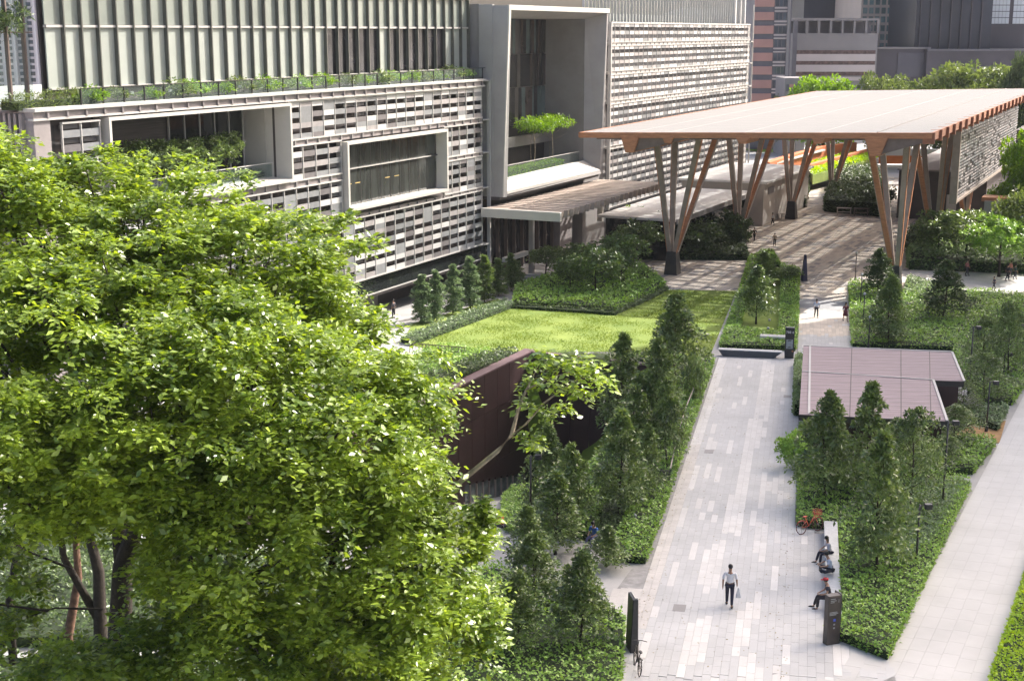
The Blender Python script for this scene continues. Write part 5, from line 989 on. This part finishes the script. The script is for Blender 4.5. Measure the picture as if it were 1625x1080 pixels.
for r_ in range(6):
    for c_ in range(9):
        if c_ in(7,8) and r_>3: continue
        m=MB(); m.box(xx(1365+c_*9.7),xx(1371.5+c_*9.7),D-.12,D-.01,zz(5+r_*14+3),zz(-5+r_*14+3)); m.build('window',tealw,t)
m=MB()
for y in range(-3,80,14): m.box(xx(1362),xx(1452),D-.3,D-.01,zz(y+1.5),zz(y-.2))
m.build('floor_ledge',bgbeige,t)
t,xx,zz,D=bgb('dark glass slab tower behind the trees at upper right','dark_glass_slab',1449,1569,-60,345,40,bgdark)
for q in range(7): m=MB(); m.box(xx(1455+q*16),xx(1457+q*16),D-.5,D-.01,-3,60); m.build('mullion',bgpurple,t)
bgb('low dark purple building left of the dark glass slab','low_dark_building',1388,1475,76,338,30,bgpurple,((1424,1472,84,122,M('purple_grey',(.10,.095,.12),.5,.1,.2),'wall_panel',.3),(1388,1475,75,78,bggrey,'parapet',.5)))
bgb('low wide dark building behind the trees at right','wide_dark_building',1470,1680,79,336,30,bgpurple,((1470,1680,78,81,greyband,'parapet',.4),))
t,xx,zz,D=bgb('bright reflective curtain wall tower at the upper right corner','bright_tower',1567,1680,-60,360,30,bgpurple)
for q in range(14):
    if q in(5,): continue
    for r_ in range(5): m=MB(); m.box(xx(1568+q*5.6),xx(1573+q*5.6),D-.2,D-.01,zz(38-r_*10),zz(29-r_*10)); m.build('bright_pane',brightg,t)
# white residential tower standing in for the reflection in the corner glass
t,xx,zz,D=bgb('white apartment tower with bluish windows added behind the far left glass in place of its reflection','reflection_tower',-90,90,-80,260,25,M('white_render',(.62,.58,.60),.7,.05,.1))
for r_ in range(16):
    for q in range(6):
        x=-20+q*17; m=MB(); m.box(xx(x),xx(x+7),D-.1,D-.01,zz(0+r_*10),zz(-6+r_*10)); m.build('window',winb,t)
m=MB()
for q in range(7): m.box(xx(-24+q*17),xx(-21+q*17),D-1.2,D-.01,-3,60)
m.build('bay_rib',M('white_render',0),t)
# hill standing in for the one reflected in the wing's roof glass
hv=[];hf=[]; n=60
for i in range(n):
    x=-300+i*26; base=-10; xx_=812+2200*x/1500
    top=22+1500*(50-(27 if xx_<985 else max(2,27-(xx_-985)*.095)))/2200+3*math.sin(i*1.7)+2*math.sin(i*3.1)
    hv+=[(x,1500,base),(x,1560,top*.75+2),(x,1640,top),(x,1800,base)]
for i in range(n-1):
    for k in range(3): a=i*4+k; hf.append((a,a+4,a+5,a+1))
m=MB(); m.add(hv,hf); o=m.build('reflection_hill',M('far_hill',(.085,.10,.12),.9,.2,.01)); o['kind']='structure'
# ------------------------------------------------------------------ the great tree in the foreground
bt=thing('great_tree','huge sunlit spreading tree filling the lower left with layered yellow green leaves','tree',(-13.5,41,-.2))
def sp3(x,y,D): r=ray(x,y); return CAM+r*(D/r[1])
lobes=[(-60,420,40,4.2),(95,400,41,3.3),(215,455,39,3.2),(375,455,41,3.0),(465,410,43,1.6),(475,530,41,2.4),(545,540,41,1.3),(120,620,35,4.0),(330,660,36,4.0),(520,700,36,3.4),(560,650,38,1.9),(600,740,36,1.3),(420,860,35,3.2),(585,890,35,2.6),(690,865,36,1.3),(230,700,34,2.2),(15,740,33,2.6),(665,1000,35,1.9),(560,1030,34,2.2),(340,1010,35,2.2),(545,375,43,.9),(150,300,42,1.6),(10,290,42,2.0),(320,330,42,1.6),(645,640,38,1.1),(400,1080,34,2.4),(655,590,38,.8),(750,825,36,.55),(725,930,36,.9),(120,1130,33,2.3),(-25,940,36,1.6),(320,960,38.5,1.3),(310,880,36.5,1.3),(760,985,35,.6)]
Cs=[];Rs=[]
for (x,y,D,r) in lobes:
    c=sp3(x,y,D); n=max(6,int(10.5*r*r)); d=rdir(n); rr=r*(.55+.45*RNG.random(n)**.35); P=c+d*rr[:,None]*np.array([1,1,.85]); Cs.append(P); Rs.append(np.clip((.35+.95*RNG.random(n)**1.5)*min(1,.45+r*.25),.28,1.3))
Cs=np.concatenate(Cs);Rs=np.concatenate(Rs)
# compound sprays: each clump is a fan of drooping twigs carrying leaflets in two rows
def sprays(C,R,tw,lf,L,Wd):
    k=len(C); az=RNG.random((k,tw))*6.283; el=RNG.uniform(-.35,.75,(k,tw)); T=np.stack([np.cos(az)*np.cos(el),np.sin(az)*np.cos(el),np.sin(el)],-1)
    s=(np.arange(lf)+.5)/lf*.9+.1; P=C[:,None,None,:]+T[:,:,None,:]*(R[:,None,None,None]*s[None,None,:,None]); P=P-np.array([0,0,1.])*(R[:,None,None,None]*.42*s[None,None,:,None]**2)
    side=np.cross(T,np.array([0,0,1.]));side/=np.linalg.norm(side,axis=-1,keepdims=True)+1e-6; sg=np.where(np.arange(lf)%2==0,1,-1)[None,None,:,None]
    A_=T[:,:,None,:]*.75+side[:,:,None,:]*sg*.8+RNG.normal(size=P.shape)*.28-np.array([0,0,.25]); Nm=np.array([0,0,1.])+RNG.normal(size=P.shape)*.42+T[:,:,None,:]*.25
    P=P.reshape(-1,3);q=len(P); sc=.55+.95*RNG.random(q)**1.6; return kites(P+RNG.normal(size=P.shape)*.075,A_.reshape(-1,3),unit(Nm.reshape(-1,3)),L*sc,Wd*sc,.12)
V,F=sprays(Cs,Rs,15,14,.20,.105); print('big tree clumps',len(Cs),'tris',len(F))
cr=link('crown',mesh_np('crown',V-np.array(LOC[bt.name]),F,lf_big),bt)
m=MB(); J=sp3(195,880,37)
def limb(pts,r0,r1): 
    n=len(pts); m.tube([tuple(p) for p in pts],[r0+(r1-r0)*i/(n-1) for i in range(n)],10)
limb([np.array([-13.2,42,-.4]),sp3(190,1010,40),sp3(195,900,39),sp3(225,800,38.5),sp3(300,690,38),sp3(380,600,38.5),sp3(450,520,40)],.42,.08)
limb([sp3(195,900,39),sp3(185,800,39.5),sp3(160,650,40),sp3(140,500,40.5),sp3(110,400,41)],.26,.06); limb([sp3(225,800,38.5),sp3(330,760,37.5),sp3(450,740,37),sp3(560,720,37)],.2,.05)
m.build('trunk',bark,bt,True)
m=MB(); limb([sp3(190,1010,40)*0+np.array([-12.0,42,-.4]),sp3(300,1000,38),sp3(345,945,37.5),sp3(430,900,37),sp3(560,860,37),sp3(640,800,37)],.3,.06); limb([np.array([-7.5,42,-.4]),sp3(548,1010,38),sp3(530,960,37.5),sp3(525,900,37.3),sp3(560,800,37.5)],.22,.08); m.build('limb',bark,bt,True)
m=MB()
idx=RNG.choice(len(Cs),min(240,len(Cs)),replace=False)
for i in idx:
    c=Cs[i]; d=np.array([-9,38,7.])-c; d/=np.linalg.norm(d); m.tube([tuple(c+d*2.4+[0,0,-.5]),tuple(c+d*1.1),tuple(c)],[.045,.028,.012],4,False)
o=m.build('twigs',bark,bt); o['kind']='stuff'
for i,(x,y,D,x2,y2,r) in enumerate(((160,1012,44,130,800,.24),(108,1010,45,118,820,.17),(14,960,45,20,760,.14))):
    a=sp3(x,y,D); b=sp3(x2,y2,D); a0=a.copy(); a0[2]=-.3; t=thing('slender_tree','','tree',tuple(a0)); t['label']=('twin stemmed dark trunk left of the main trunk of the great tree','slender pale lit trunk left of the twin stemmed trunk','thin trunk at the left frame edge behind the leaves')[i]; m=MB(); m.tube([tuple(a0),tuple(a),tuple((a+b)/2+[.25,0,0]),tuple(b)],[r*1.1,r,r*.8,r*.55],9)
    if i==0: m.tube([tuple(a+[.1,0,.4]),tuple((a+b)/2+[-.9,0,.5]),tuple(b+[-.9,0,1])],[r*.7,r*.5,r*.35],8)
    m.build('trunk',bark if i!=1 else M('reddish_bark',(.22,.12,.08),.9,.3,6,bump=.5),t,True); n=60; c=b+rdir(n)*np.array([1.6,1.6,1.0])+np.array([0,0,.8]); V,F=sprays(c,np.full(n,.7),8,10,.2,.1); link('crown',mesh_np('crown',V-a0,F,lf_big),t)
# projecting branch with its own leaf cluster
m=MB(); m.tube([tuple(sp3(x,y,37.2)) for x,y in ((560,860),(640,830),(700,792),(735,760),(790,715),(812,690),(822,650),(835,618),(852,585))],[.11,.095,.085,.08,.07,.06,.045,.03,.015],8)
m.tube([tuple(sp3(x,y,37.2)) for x,y in ((812,690),(835,672),(862,640),(900,612),(930,598))],[.045,.035,.028,.02,.01],6); m.tube([tuple(sp3(x,y,37.2)) for x,y in ((835,618),(870,600),(905,590))],[.03,.02,.01],6); m.build('branch',barkp,bt,True)
cc=np.array([sp3(x,y,D) for x,y,D in ((850,580,37),(880,585,37.4),(910,590,37),(935,600,37.2),(870,610,36.8),(900,620,37.2),(925,625,37),(860,650,37),(888,648,37.3),(840,690,37),(830,640,36.9),(850,705,37.1),(895,575,37.5),(945,585,37),(920,570,37.3),(868,565,37.2),(955,605,37.1),(845,605,37.5))]); V,F=sprays(cc,np.full(len(cc),.42),9,8,.19,.12)
link('leaf_cluster',mesh_np('leaf_cluster',V-np.array(LOC[bt.name]),F,lf_big),bt)
# planting under the great tree
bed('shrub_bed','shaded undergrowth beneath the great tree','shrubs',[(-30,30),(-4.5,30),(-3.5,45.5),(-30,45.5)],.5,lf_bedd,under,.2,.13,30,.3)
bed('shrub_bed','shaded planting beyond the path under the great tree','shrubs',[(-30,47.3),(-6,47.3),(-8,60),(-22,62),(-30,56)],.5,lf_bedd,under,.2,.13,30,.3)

hz=MB(); hz.box(-900,900,-20,1200,-16,66); ho=hz.build('haze',M('haze_tmp',(1,1,1))); hm=bpy.data.materials.new('haze'); hm.use_nodes=True; nt=hm.node_tree; nt.nodes.remove(nt.nodes['Principled BSDF']); pv=_n(nt,'ShaderNodeVolumePrincipled'); pv.inputs['Color'].default_value=(.93,.95,1,1); pv.inputs['Density'].default_value=.00008; nt.links.new(pv.outputs[0],nt.nodes['Material Output'].inputs['Volume']); ho.data.materials[0]=hm; ho['kind']='stuff'

n=700; a_=RNG.uniform(-12,47,n); b_=np.where(RNG.random(n)<.6,np.where(RNG.random(n)<.5,RNG.exponential(.35,n),5.9-RNG.exponential(.35,n)),RNG.uniform(.2,5.8,n)); P=L0+a_[:,None]*PD+b_[:,None]*PE
V,F=kites(np.stack([P[:,0],P[:,1],Hv(P[:,0],P[:,1])+.04],1),unit(rdir(n)*np.array([1,1,.1])),unit(RNG.normal(size=(n,3))*.2+np.array([0,0,1.])),RNG.uniform(.05,.11,n),RNG.uniform(.03,.06,n)); o=link('leaf_litter',mesh_np('leaf_litter',V,F,LEAF('litter',(.22,.17,.09),(.36,.31,.15),.1,.7,spec=.2))); tag(o,'scattered fallen leaves along the edges of the grey walkway','leaves',None,'stuff')
